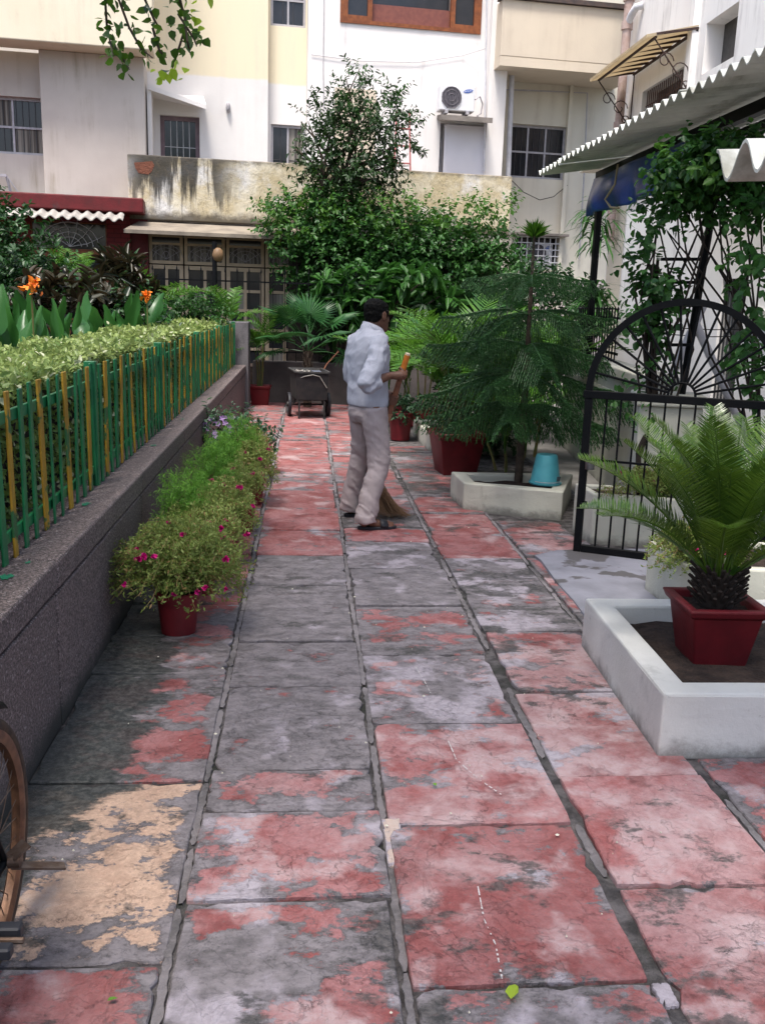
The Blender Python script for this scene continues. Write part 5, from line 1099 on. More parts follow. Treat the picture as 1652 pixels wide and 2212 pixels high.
for i in range(24):
    b = at_y(rr_.choice((1395, 1410, 1425, 1620, 1635, 1640)), rr_.choice((760, 880, 960, 860)), 6.5); e = top[i % 9]; m1 = Vector(b).lerp(Vector(e), .4)+Vector((rr_.uniform(-.12, .12), rr_.uniform(-.1, .1), .05)); m2 = Vector(b).lerp(Vector(e), .75)+Vector((rr_.uniform(-.1, .1), rr_.uniform(-.1, .1), .0))
    mb.tube([tuple(b), m1, m2, tuple(e)], [.010, .008, .007, .005], 5)
for a, b in ((1375, 1130), (1390, 1130)): p0 = at_y(1380, 1090, 6.45); mb.tube([tuple(p0), tuple(at_y(1378, 980, 6.45)), tuple(at_y(a+30, 900, 6.5)), tuple(at_y(a+20, 760, 6.55)), tuple(at_y(1420, 560, 6.5))], [.022, .02, .016, .014, .01], 7)
mb.build('stem', STEMD, tl)
E5 = [dell(*a) for a in ((1500, 360, 6.35, .26, .14), (1570, 350, 6.2, .26, .15), (1630, 350, 6.1, .22, .16), (1460, 400, 6.5, .16, .12), (1425, 470, 6.5, .09, .13), (1480, 420, 6.5, .18, .10), (1395, 550, 6.5, .07, .17), (1392, 640, 6.5, .08, .15), (1640, 420, 6.1, .16, .12), (1560, 420, 6.3, .2, .1), (1400, 700, 6.5, .10, .12), (1420, 610, 6.5, .12, .16), (1440, 680, 6.5, .12, .12))]
rg = np.random.default_rng(14); foliage('foliage', LV_vine, tl, 470, E5, 8, .17, .062, .72, .25, rng=rg, shell=.35); foliage('young_foliage', LV_bright, tl, 80, E5[:4], 7, .16, .064, .7, .15, rng=rg)
E6 = [dell(*a) for a in ((1640, 560, 5.9, .09, .28), (1630, 700, 5.85, .10, .26), (1635, 830, 5.8, .09, .2), (1600, 760, 5.9, .05, .15), (1620, 470, 5.95, .07, .2))]
foliage('side_foliage', LV_vine, tl, 62, E6, 8, .2, .07, .7, .3, rng=rg, shell=.2)
E7 = [dell(*a) for a in ((1360, 880, 6.5, .12, .1), (1400, 830, 6.5, .1, .14), (1440, 760, 6.5, .08, .16))]
foliage('lower_foliage', LV_vine, tl, 16, E7, 7, .2, .05, .7, .2, rng=rg, shell=.2)
for lab, a, b in (('grey plastic pipe leaning left behind the trellis post', (1430, 855), (1500, 700)), ('grey plastic pipe leaning right against the side house wall', (1588, 890), (1520, 740))):
    p, q = at_y(*a, 7.6), at_y(*b, 7.6); v = q-p; q = q+v*.3; p = p-v*((p[2]-.02)/v[2]); mb = MB(); mb.tube([tuple(p), tuple(q)], .035, 10); tag(mb.build('leaning_pipe', FRAMEW, smooth=50), lab, 'pipe')
mb = MB()
for z, y in ((1.52, 8.0), (1.46, 8.0)): mb.tube([(2.8, y, z), (3.5, y-.05, z-.015), (4.34, y-.1, z+.02)], .004, 4)
tag(mb.build('clothes_line', BLACK), 'two thin clothes lines strung to the side house wall', 'clothes line')
# ---------------------------------------------------------------- the sweeper
def remeshed(name, mb, voxel, mat, parent, smooth=3, wrinkle=None, fac=.5):
    me = mb.mesh(name+'_src'); o = bpy.data.objects.new('tmp', me); COL.objects.link(o)
    r = o.modifiers.new('r', 'REMESH'); r.mode = 'VOXEL'; r.voxel_size = voxel
    s = o.modifiers.new('s', 'SMOOTH'); s.iterations = smooth; s.factor = fac
    dg = bpy.context.evaluated_depsgraph_get(); dg.update(); m2 = bpy.data.meshes.new_from_object(o.evaluated_get(dg)); bpy.data.objects.remove(o); m2.name = name
    if wrinkle:
        n = len(m2.vertices); co = np.empty(n*3); no = np.empty(n*3); m2.vertices.foreach_get('co', co); m2.vertices.foreach_get('normal', no); co = co.reshape(-1, 3); no = no.reshape(-1, 3)
        d = np.array([wrinkle(Vector(c)) for c in co]); m2.vertices.foreach_set('co', (co+no*d[:, None]).ravel())
    m2.polygons.foreach_set('use_smooth', [True]*len(m2.polygons)); m2.materials.clear(); m2.update()
    return link(name, m2, mat, parent)
def ring(c, rx, ry, n=20, tilt=0., yaw=0., sq=2.0):
    out = []
    for i in range(n):
        a = 2*math.pi*i/n; ca, sa = math.cos(a), math.sin(a); x = rx*math.copysign(abs(ca)**(2/sq), ca); y = ry*math.copysign(abs(sa)**(2/sq), sa)
        out.append((c[0]+x*math.cos(yaw)-y*math.sin(yaw), c[1]+x*math.sin(yaw)+y*math.cos(yaw), c[2]+x*tilt))
    return out
def limb(mb, pts, rs, n=14):
    # smooth tapered tube through joints
    P = [Vector(p) for p in pts]; Q = []; R = []
    for i in range(len(P)-1):
        a = P[max(0, i-1)]; b = P[i]; c = P[i+1]; d = P[min(len(P)-1, i+2)]
        for s in (0, .25, .5, .75):
            Q.append(.5*((2*b)+(c-a)*s+(2*a-5*b+4*c-d)*s*s+(3*b-a-3*c+d)*s**3)); R.append(rs[i]*(1-s)+rs[i+1]*s)
    Q.append(P[-1]); R.append(rs[-1]); mb.tube(Q, R, n)
fwd = rad(26)
man = thing('person', 'man in a light checked shirt and beige trousers standing with a broom, head turned away', 'person', (.455, 6.86, 0), fwd)
MI = (Matrix.Translation((.455, 6.86, 0))@Matrix.Rotation(fwd, 4, 'Z')).inverted()
def loc(p): return MI@Vector(p)
FR, FL = loc((.475, 6.66, 0)), loc((.385, 7.10, 0))
SKIN = plain('brown_skin', (.15, .068, .042), (.11, .05, .032), .5, 12, .15, 80, .002, .35)
HAIR = plain('black_hair', (.003, .0028, .0028), (.005, .0045, .004), .65, 60, .5, 130, .004, .08)
b = MB()
hip = {-1: Vector((-.005, -.085, .90)), 1: Vector((.005, .085, .90))}; knee = {-1: Vector((.03, -.135, .49)), 1: Vector((.035, .15, .49))}
ank = {-1: FR+Vector((-.03, 0, .085)), 1: FL+Vector((-.03, 0, .085))}
for s in (-1, 1):
    limb(b, [hip[s], hip[s].lerp(knee[s], .5), knee[s], knee[s].lerp(ank[s], .3)+Vector((-.015, 0, 0)), ank[s]], [.085, .072, .055, .052, .036])
    f0 = FR if s < 0 else FL; fy = -.30 if s < 0 else -.05
    d = Vector((math.cos(fy), math.sin(fy), 0)); limb(b, [ank[s], f0+d*.05+Vector((0, 0, .045)), f0+d*.14+Vector((0, 0, .03)), f0+d*.185+Vector((0, 0, .028))], [.036, .036, .034, .020])
    limb(b, [ank[s], f0-d*.055+Vector((0, 0, .034))], [.036, .032])
    for q in range(5):
        e = f0+d*(.185-.012*abs(q-1))+Vector((-d.y, d.x, 0))*(.030-.015*q)*(-s)+Vector((0, 0, .02)); b.tube([e-d*.02, e+d*.02], [.010, .008], 8)
b.loft([ring((0, 0, z), rx, ry, 20) for z, rx, ry in ((.84, .10, .15), (.93, .10, .15), (1.03, .095, .145), (1.18, .11, .165), (1.30, .115, .185), (1.38, .09, .19), (1.43, .06, .12))])
limb(b, [(0, 0, 1.38), (.02, 0, 1.45), (.035, 0, 1.52)], [.062, .056, .054])
hd = rad(14); hc = Vector((.055, 0, 1.555)); hx = Vector((math.cos(hd), math.sin(hd), -.12)).normalized(); hy = Vector((-math.sin(hd), math.cos(hd), 0))
def H(x, y, z): return hc+hx*x+hy*y+Vector((0, 0, z))
def hring(z, cx, rx, ry, n=20): return [tuple(H(cx+rx*math.cos(2*math.pi*i/n), ry*math.sin(2*math.pi*i/n), z)) for i in range(n)]
b.loft([hring(-.115, .055, .028, .030), hring(-.098, .042, .052, .050), hring(-.06, .015, .080, .063), hring(-.01, .0, .094, .071), hring(.03, -.004, .097, .073), hring(.065, -.008, .088, .067), hring(.09, -.010, .064, .05), hring(.102, -.012, .03, .025)])
b.tube([H(.085, 0, .025), H(.104, 0, -.012), H(.112, 0, -.026), H(.092, 0, -.034)], [.010, .013, .016, .010], 10)          # nose
b.tube([H(.086, -.022, -.062), H(.096, 0, -.060), H(.086, .022, -.062)], [.007, .010, .007], 8); b.tube([H(.084, -.018, -.074), H(.092, 0, -.075), H(.084, .018, -.074)], [.007, .010, .007], 8)
b.tube([H(.074, -.045, .030), H(.093, -.02, .034), H(.093, .02, .034), H(.074, .045, .030)], [.009, .012, .012, .009], 8)       # brow
for s in (-1, 1):
    b.loft([[tuple(H(.0+.026*m*math.cos(a)-.006*w, s*(.068+.016*w), -.005+.036*m*math.sin(a))) for a in np.linspace(0, 5.89, 14)] for m, w in ((.75, 0), (1, .7), (.8, 1.1))])
SR, SL = Vector((-.005, -.188, 1.372)), Vector((-.005, .182, 1.375)); EL_ = Vector((-.165, -.262, 1.075)); hand = Vector(loc((.640, 6.70, 1.155))); wr = EL_.lerp(hand, .76)
limb(b, [SR, SR.lerp(EL_, .5), EL_, EL_.lerp(wr, .4), wr], [.056, .048, .040, .038, .026])
EL2, H2 = Vector((.0, .25, 1.09)), Vector(loc((.63, 6.90, .99))); wr2 = EL2.lerp(H2, .74)
limb(b, [SL, SL.lerp(EL2, .5), EL2, EL2.lerp(wr2, .4), wr2], [.056, .048, .040, .038, .026])
bt_, bm2 = Vector(loc((.715, 6.68, 1.285))), Vector(loc((.600, 6.80, .82))); ax = (bt_-bm2).normalized()
def fist(hp, w, side):
    # palm against the stick, four unequal fingers closed round it and the thumb across from the side
    t = (hp-bm2).dot(ax); c = bm2+ax*t; fw_ = (hp-w).normalized(); o = (fw_-ax*fw_.dot(ax)).normalized(); n_ = ax.cross(o)*side
    pc_ = c+n_*.030-o*.012; limb(b, [w, w.lerp(pc_, .5), pc_-o*.02, pc_+o*.018], [.026, .030, .033, .026])
    for q, L in ((-1.5, .9), (-.5, 1.0), (.5, 1.05), (1.5, .95)):
        cc = c+ax*(-q*.019); pts = [cc+n_*.034+o*.012]
        for k_ in range(1, 7): a = .25+k_*.62*L; pts.append(cc+(n_*math.cos(a)+o*math.sin(a))*.0265)
        b.tube(pts, [.0100, .0100, .0095, .0092, .0088, .0085, .0078], 8)
    pts = [pc_-o*.02+ax*.015]; 
    for k_ in range(4): a = -.5-k_*.5; pts.append(c+ax*(.030+.006*k_)+(n_*math.cos(a)+o*math.sin(a))*.0285)
    b.tube(pts, [.014, .013, .0115, .0105, .009], 8)
fist(hand, wr, -1); fist(H2, wr2, 1)
body = remeshed('body', b, .0058, SKIN, man, 2)
body['kind'] = 'body'; del body['kind']
# hair
h = MB(); cut = .012
def hr(z, cx, rx, ry): return hring(z, cx, rx, ry, 22)
h.loft([hr(-.055, -.055, .036, .052), hr(-.03, -.034, .066, .068), hr(.0, -.026, .082, .078), hr(.035, -.016, .094, .081), hr(.065, -.008, .098, .078), hr(.09, -.008, .082, .064), hr(.108, -.012, .05, .04), hr(.114, -.014, .02, .016)])
for s in (-1, 1): h.tube([H(.03, s*.068, .04), H(.026, s*.071, .0), H(.022, s*.069, -.02)], [.02, .012, .006], 8)
remeshed('hair', h, .006, HAIR, man, 2, lambda p: .006*mnoise.noise(p*70)+.006*mnoise.noise(p*28))
# shirt
k = NT('checked_shirt'); k.pos = k.obj
ck = k.math('MULTIPLY', k.math('SINE', k.math('MULTIPLY', k.sep(idx=2), 900)), 1.); ck2 = k.math('SINE', k.math('MULTIPLY', k.math('ADD', k.sep(idx=0), k.sep(idx=1)), 760))
cc = k.mix(k.step(ck, .2, .8), (.40, .405, .455), (.335, .34, .39)); cc = k.mix(k.math('MULTIPLY', k.step(ck2, .3, .8), .55), cc, (.335, .335, .39)); k.bump(k.noise(12, 4, .55, .2), .3, .015); SHIRT = k.done(cc, .85, .15)
def rdg(v): return .5-abs(mnoise.noise(v))*1.6
def fold(p): return .006*mnoise.noise(Vector((p.x*6, p.y*6, p.z*4)))+.009*rdg(Vector((p.x*9+p.z*5, p.y*11, p.z*8-p.x*6)))+.002*rdg(Vector((p.x*24, p.y*22+p.z*12, p.z*20)))
s_ = MB(); s_.loft([ring((c, 0, z), rx, ry, 24, 0, 0, 2.3) for z, c, rx, ry in ((.895, 0, .116, .155), (.905, 0, .136, .170), (.94, 0, .142, .176), (1.0, -.004, .137, .170), (1.08, -.008, .132, .166), (1.18, -.010, .134, .176), (1.28, -.012, .134, .192), (1.35, -.012, .122, .200), (1.40, -.006, .105, .185), (1.435, .0, .082, .125), (1.455, .006, .070, .078))])
sv = MB(); limb(sv, [SR+Vector((0, .035, .012)), SR.lerp(EL_, .45)+Vector((0, -.005, 0)), EL_+Vector((-.006, -.004, 0)), EL_.lerp(wr, .30)], [.074, .067, .063, .055]); limb(sv, [EL_.lerp(wr, .20), EL_.lerp(wr, .44)], [.061, .064])
limb(s_, [SL+Vector((0, -.02, 0)), SL.lerp(EL2, .45), EL2, EL2.lerp(wr2, .35)], [.080, .073, .068, .06])
s_.loft([ring((c, 0, z), rx, ry, 20, -.42, hd*.3) for z, c, rx, ry in ((1.415, .002, .080, .088), (1.45, .010, .073, .074), (1.468, .014, .069, .069))])
shirt_ = remeshed('shirt', s_, .0075, SHIRT, man, 3, fold); remeshed('sleeve', sv, .0075, SHIRT, shirt_, 3, lambda p: fold(p*1.3+Vector((3, 1, 2)))*1.1+.011*rdg(Vector((p.x*7+p.z*12, p.y*7, p.z*9-p.x*12))))
s_ = MB(); cr_ = MB()
for (z0, c0, r0, q0) in ((0, 0, 0, 0),):
    N = 26; v = []
    for i in range(N):
        a = -2.75+5.5*i/(N-1)+math.pi; fx = .022+.074*math.cos(a); fy = .078*math.sin(a); zf = 1.478-.42*(.074*math.cos(a)); v += [(fx, fy, zf), (fx*1.06, fy*1.20, zf-.022), (fx*1.10-.002, fy*1.26, zf-.048)]
    cr_.add(v, [(i*3+j, i*3+j+1, (i+1)*3+j+1, (i+1)*3+j) for i in range(N-1) for j in range(2)])
o = cr_.build('collar', SHIRT, man, smooth=180); sm = o.modifiers.new('thick', 'SOLIDIFY'); sm.thickness = .004
# trousers
TROU = plain('beige_trousers', (.385, .32, .315), (.315, .265, .262), .85, 6, .35, 14, .02, .15)
t_ = MB(); t_.loft([ring((0, 0, z), rx, ry, 24, 0, 0, 2.2) for z, rx, ry in ((.775, .10, .14), (.83, .128, .165), (.88, .130, .166), (.925, .118, .158), (.935, .112, .152))])
for s in (-1, 1):
    limb(t_, [hip[s]+Vector((0, 0, -.02)), hip[s].lerp(knee[s], .35), knee[s], knee[s].lerp(ank[s], .55)+Vector((-.012, 0, 0)), ank[s]+Vector((-.005, 0, -.022))], [.104, .094, .078, .075, .080], 18)
    e = ank[s]+Vector((-.005, 0, 0)); t_.tube([e+Vector((0, 0, .026)), e+Vector((0, 0, -.022))], [.082, .084], 18)
def tfold(p):
    g = max(0, 1-abs(p.z-.80)/.2)*.6+max(0, 1-abs(p.z-.5)/.2)*.8+max(0, 1-abs(p.z-.14)/.2)*.9+.35
    return g*(.012*mnoise.noise(Vector((p.x*5+p.z*3, p.y*7, p.z*9+p.x*8)))+.013*rdg(Vector((p.x*9+p.z*5, p.y*8, p.z*13+p.x*12)))+.005*rdg(Vector((p.x*20, p.y*16, p.z*26+p.x*20))))
remeshed('trousers', t_, .0085, TROU, man, 3, tfold)
mb = MB(); mb.loft([ring((0, 0, z), .117, .157, 24, 0, 0, 2.2) for z in (.905, .938)]); mb.build('belt', plain('dark_belt', (.02, .017, .015), (.03, .025, .02), .5), man)
mb = MB(); mb.tube([(.085, -.140, .90), (.045, -.158, .84), (.01, -.163, .775)], .004, 5); mb.build('pocket_seam', plain('pocket_shadow', (.16, .12, .115), (.14, .10, .10), .9), man)
SAND = plain('black_rubber', (.016, .017, .022), (.025, .025, .03), .5, 20, .1)
for s, f0, fy in ((-1, FR, -.30), (1, FL, -.05)):
    sd_ = thing('sandal', 'black open toed sandal on the nearer foot' if s < 0 else 'black sandal on the farther foot', 'sandal'); bpy.data.objects.remove(sd_)
    mb = MB(); d = Vector((math.cos(fy), math.sin(fy), 0)); n_ = Vector((-d.y, d.x, 0)); v = []; N = 22
    for i in range(N):
        a = 2*math.pi*i/N; x = .06+.150*math.cos(a); y = (.046+.010*math.cos(a))*math.sin(a); v.append(f0+d*x+n_*y)
    mb.add([p+Vector((0, 0, .004)) for p in v]+[p+Vector((0, 0, .026)) for p in v], [tuple(range(N-1, -1, -1)), tuple(range(N, 2*N))]+[(i, (i+1) % N, N+(i+1) % N, N+i) for i in range(N)])
    so = mb.build('sandal', SAND, man, .003, 1); mb = MB()
    v = []; M_ = 14
    for x, hgt in ((.075, .072), (.10, .066), (.135, .056)):
        for i in range(M_+1): a = math.pi*i/M_; v.append(f0+d*x+n_*(.050*math.cos(a))+Vector((0, 0, .02+(hgt-.012)*math.sin(a)**.8)))
    mb.add(v, [(j*(M_+1)+i, j*(M_+1)+i+1, (j+1)*(M_+1)+i+1, (j+1)*(M_+1)+i) for j in range(2) for i in range(M_)]); st = mb.build('strap', SAND, so, smooth=180); st.modifiers.new('t', 'SOLIDIFY').thickness = .005
# broom
br = thing('broom', 'twig broom with an orange wrapped top held by the man', 'broom', (0, 0, 0))
W2L = Matrix.Translation((.455, 6.86, 0))@Matrix.Rotation(fwd, 4, 'Z')
B0, B1 = W2L@bt_, W2L@bm2; axw = (B0-B1).normalized(); g0 = B0-axw*.145
MB().tube([B0, B0-axw*.07, g0], [.0205, .021, .020], 12).build('grip', plain('orange_plastic', (.62, .20, .03), (.50, .15, .025), .45, 8, .1), br, smooth=50)
MB().lathe([(.001, 0), (.019, 0), (.018, .012), (.001, .014)], 12).build('end_knot', plain('pale_end', (.6, .5, .36), (.45, .36, .25), .8), br).matrix_local = Matrix.Translation(B0)@axw.to_track_quat('Z', 'Y').to_matrix().to_4x4()
WOODY = plain('bamboo_brown', (.22, .09, .05), (.15, .06, .035), .55, 20, .2)
B2 = Vector((.505, 6.98, .38)); MB().tube([g0, g0-axw*.15, B1, B1.lerp(B2, .5)+Vector((-.012, 0, 0)), B2], [.0195, .021, .022, .024, .026], 12).build('stick', WOODY, br, smooth=60)
mb = MB(); mb.tube([B1-axw*.02, B1+axw*.035], [.027, .026], 12); mb.build('binding', plain('twine', (.30, .16, .09), (.22, .11, .06), .9), br, smooth=50)
mb = MB(); rgb = random.Random(3)
for i in range(300):
    a = rgb.uniform(0, 6.28); q = rgb.random()**.5; st = B2+Vector((math.cos(a)*.028*q, math.sin(a)*.028*q, rgb.uniform(-.02, .05)))
    tip = Vector((.56+.26*rgb.random()**.8+rgb.gauss(0, .015), 7.10+rgb.gauss(0, .06), .012+abs(rgb.gauss(0, .012)))); m1 = st.lerp(tip, .45)+Vector((rgb.gauss(-.03, .01), rgb.gauss(0, .01), rgb.gauss(-.03, .012))); m2 = st.lerp(tip, .8)+Vector((rgb.gauss(-.02, .01), rgb.gauss(0, .01), rgb.gauss(-.035, .01))); m2.z = max(.02, m2.z)
    mb.tube([st, m1, m2, tip], [.0026, .0024, .0019, .001], 3, False)
tag(mb.build('bristles', plain('broom_straw', (.24, .14, .075), (.13, .075, .04), .85, 30, 0), br), kind='stuff')

# ---------------------------------------------------------------- refuse cart
ct = thing('wheeled_cart', 'dark two wheeled refuse cart with rubble in its open box', 'cart', (.03, 13.45, 0), rad(8))
CARTP = plain('dark_cart_steel', (.010, .011, .013), (.022, .02, .02), .55, 9, .3, 40, .006, dirt=(.04, .028, .022)); CARTG = plain('grey_cart_steel', (.06, .06, .06), (.035, .033, .032), .6, 9, .3, 40, .006, dirt=(.07, .05, .04))
def trap(mb, x0, x1, y0, y1, z0, X0, X1, Y0, Y1, z1): mb.add([(x0, y0, z0), (x1, y0, z0), (x1, y1, z0), (x0, y1, z0), (X0, Y0, z1), (X1, Y0, z1), (X1, Y1, z1), (X0, Y1, z1)], [(3, 2, 1, 0), (0, 1, 5, 4), (1, 2, 6, 5), (2, 3, 7, 6), (3, 0, 4, 7)])
mb = MB(); trap(mb, -.20, .23, -.19, .45, .27, -.215, .245, -.205, .55, .66); o = mb.build('box', CARTG, ct); o.modifiers.new('t', 'SOLIDIFY').thickness = .012
mb = MB(); mb.add([(-.205, -.215, .27), (.235, -.215, .27), (.247, -.231, .64), (-.217, -.231, .64), (-.205, -.205, .27), (.235, -.205, .27), (.247, -.219, .64), (-.217, -.219, .64)], [(0, 1, 2, 3), (7, 6, 5, 4), (0, 4, 5, 1), (1, 5, 6, 2), (2, 6, 7, 3), (3, 7, 4, 0)]); mb.build('front_panel', CARTP, ct)
mb = MB()
for a, b in (((-.225, -.235, .66), (.255, -.235, .66)), ((-.225, -.235, .66), (-.225, .56, .66)), ((.255, -.235, .66), (.255, .56, .66)), ((-.225, .56, .66), (.255, .56, .66))): mb.bar(a, b, .03, .02)
mb.build('rim', CARTG, ct)
for x in (-.16, .20): MB().bar((x, -.19, .30), (x-.005, -.21, .0), .03, .022).build('leg', CARTP, ct)
MB().tube([(-.27, .12, .17), (.30, .12, .17)], .014, 8).build('axle', CARTP, ct); mb = MB(); mb.bar((-.17, -.19, .27), (.205, -.19, .27), .03); mb.bar((-.17, -.19, .29), (-.17, .4, .25), .025); mb.bar((.205, -.19, .29), (.205, .4, .25), .025); mb.bar((-.2, .12, .17), (-.17, .12, .28), .03); mb.bar((.23, .12, .17), (.205, .12, .28), .03); mb.build('frame', CARTP, ct)
for x in (-.27, .30):
    mb = MB(); mb.lathe([(.125, -.02), (.165, -.022), (.172, -.012), (.172, .012), (.165, .022), (.125, .02), (.125, -.02)], 28, cap=False); w = mb.build('tyre', SAND, ct, smooth=40, loc=(x, .12, .172), rot=(0, rad(90), 0))
    mb = MB(); mb.lathe([(.001, -.03), (.03, -.03), (.035, -.006), (.128, -.006), (.128, .006), (.035, .006), (.03, .03), (.001, .03)], 24, cap=False); mb.build('hub', CARTG, w, smooth=40)
MB().tube([(-.195, -.21, .56), (-.1, -.236, .60), (.02, -.25, .625), (.12, -.24, .60), (.225, -.236, .44)], .007, 5).build('cord', plain('grey_cord', (.25, .24, .22), (.2, .19, .17), .8), ct)
MB().tube([(.24, .45, .55), (.33, .5, .72), (.52, .55, .92)], .010, 6).build('handle', WOODY, ct)
mb = MB()
for i in range(70):
    c = Vector((random.uniform(-.19, .06), random.uniform(-.17, .45), .62+random.uniform(0, .03))); r = random.uniform(.014, .03); v = [c+Vector((random.gauss(0, 1), random.gauss(0, 1), random.gauss(0, 1))).normalized()*r for _ in range(4)]; mb.add(v, [(0, 1, 2), (0, 3, 1), (1, 3, 2), (0, 2, 3)])
rb_ = mb.build('rubble', plain('pale_rubble', (.45, .42, .38), (.3, .27, .24), .9)); rb_.matrix_world = ct.matrix_basis.copy(); tag(rb_, 'pale plaster rubble heaped in the wheeled cart', 'rubble', kind='stuff')
MB().box(.08, .20, -.15, .3, .55, .645).build('tray', plain('blue_grey_tray', (.16, .18, .24), (.12, .13, .17), .5), ct)

# ---------------------------------------------------------------- row of flower pots along the wall
NEED_V = np.array([(0, 0, 0), (.5, .5, .03), (1, 0, -.03), (.5, -.5, .03)]); NEED_F = [(0, 3, 2, 1)]
def portulaca(label, loc, rx, ry, h, n, seed, flowers=12, group='portulaca pots along the granite wall', size=.024, spill=.12):
    rg = np.random.default_rng(seed); t = thing('portulaca', label, 'flowers', loc, 0, group)
    m = n; a = rg.uniform(0, 6.283, m); q = rg.random(m)**.5; L = rg.uniform(.7, 1.15, m)
    end = np.stack([np.cos(a)*q*rx, np.sin(a)*q*ry, h*(1.08-.62*q**2.4)*L-spill*(q > .86)*rg.random(m)], 1)
    K = 15; s = np.linspace(.2, 1, K); pts = end[:, None, :]*s[None, :, None]; pts[:, :, 2] = end[:, None, 2]*(1-(1-s)**2)[None, :]+.05*np.sin(math.pi*s)[None, :]*(q[:, None])+.03*rg.normal(size=(m, 1))*np.sin(2.2*math.pi*s)[None, :]
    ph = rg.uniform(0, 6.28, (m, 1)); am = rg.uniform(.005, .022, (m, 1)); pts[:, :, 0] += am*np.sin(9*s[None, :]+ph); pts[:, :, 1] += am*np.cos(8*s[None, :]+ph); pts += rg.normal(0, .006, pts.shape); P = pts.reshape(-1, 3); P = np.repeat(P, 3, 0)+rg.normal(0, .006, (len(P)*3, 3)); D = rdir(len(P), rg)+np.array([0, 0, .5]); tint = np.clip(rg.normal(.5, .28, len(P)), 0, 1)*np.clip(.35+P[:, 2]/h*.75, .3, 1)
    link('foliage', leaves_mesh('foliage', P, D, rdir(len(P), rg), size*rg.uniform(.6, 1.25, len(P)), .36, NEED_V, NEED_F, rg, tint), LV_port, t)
    mb = MB()
    for i in range(0, m, 2): mb.tube([tuple(p) for p in [(0+end[i, 0]*.1, end[i, 1]*.1, 0)]+[pts[i, j] for j in (0, 3, 6, 9, 12, 14)]], .0015, 3, False)
    mb.build('stem', plain('reddish_stem', (.17, .17, .05), (.20, .11, .05), .6), t)
    idx = rg.choice(m, flowers, replace=False)
    front = rg.choice(np.nonzero(end[:, 1] < .25*ry)[0], flowers, replace=False)
    for i in front:
        c = pts[i, -1]+np.array([0, -.012, .022]); nf_ = 11; mbf = leaves_mesh('flower', np.repeat(c[None], nf_, 0), rdir(nf_, rg)+np.array([0, -.35, .45]), rdir(nf_, rg), .019*rg.uniform(.8, 1.3), .95, rng=rg); link('flower', mbf, FLOWER, t)
    return t
def flower_pot(label, x, y, r0=.085, r1=.108, h=.215):
    t = thing('flower_pot', label, 'pot', (x, y, 0), 0, 'red pots along the granite wall'); round_pot(t, r0, r1, h); return t
rows_ = [('nearest portulaca with yellow green stems spilling over its visible red pot', -.625, 4.52, .37, .42, .30, 560, 16), ('second portulaca from the near end with many magenta flowers', -.60, 5.12, .29, .36, .27, 360, 11),
         ('third portulaca, beside the front feathery plant', -.52, 5.80, .25, .38, .26, 260, 9), ('fourth portulaca, on the path side of the feathery plants', -.46, 6.6, .24, .42, .25, 210, 8),
         ('fifth portulaca, sprawling on to the path near the vinca', -.44, 7.5, .24, .42, .26, 260, 6), ('last portulaca of the row with few flowers, below the vinca', -.50, 8.5, .22, .4, .24, 180, 4)]
plab = ['nearest red flower pot in front of the granite wall', 'second red flower pot of the row, hidden under portulaca', 'third red flower pot of the row beside the front feathery plant', 'fourth red flower pot of the row', 'fifth red flower pot of the row near the vinca', 'last red flower pot of the row by the vinca']
for i, (lab, x, y, rx, ry, h, n, nf) in enumerate(rows_):
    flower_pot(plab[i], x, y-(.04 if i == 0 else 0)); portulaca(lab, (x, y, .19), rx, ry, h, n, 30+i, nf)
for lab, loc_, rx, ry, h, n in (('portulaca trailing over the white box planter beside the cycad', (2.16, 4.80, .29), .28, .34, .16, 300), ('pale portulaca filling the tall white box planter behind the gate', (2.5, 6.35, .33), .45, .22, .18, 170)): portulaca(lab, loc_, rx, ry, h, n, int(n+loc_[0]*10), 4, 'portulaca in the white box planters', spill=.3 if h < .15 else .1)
for j, (lab, px, py, Y, r) in enumerate((('nearest bright green feathery plant among the portulaca', 402, 1085, 5.25, .17), ('middle bright green feathery plant leaning to the path', 450, 1025, 6.1, .19), ('farthest bright green feathery plant beside the vinca', 515, 950, 7.6, .19), ('small bright green feathery plant between the two larger ones', 480, 985, 6.9, .13))):
    c = at_y(px, py, Y); rg = np.random.default_rng(60+j); t = thing('feathery_plant', lab, 'plant', (c[0], Y, .0), 0, 'feathery plants in the pot row')
    P, D, U, S, tt = twigs(420, [((0, 0, c[2]), (r*.7, r*.62, r*.85)), ((.03, 0, c[2]-.12), (r*.7, r*.6, r*.7))], 22, .10, .030, 0, rg, shell=.15); link('foliage', leaves_mesh('foliage', P, D, U, S, .12, NEED_V, NEED_F, rg, tt), LV_feather, t)
    mb = MB(); stems_mb(mb, (0, 0, .0), [tuple(rg.normal(size=3)*r*.4+np.array([0, 0, c[2]])) for _ in range(6)], .006, .003, 4); mb.build('stem', STEMG, t)
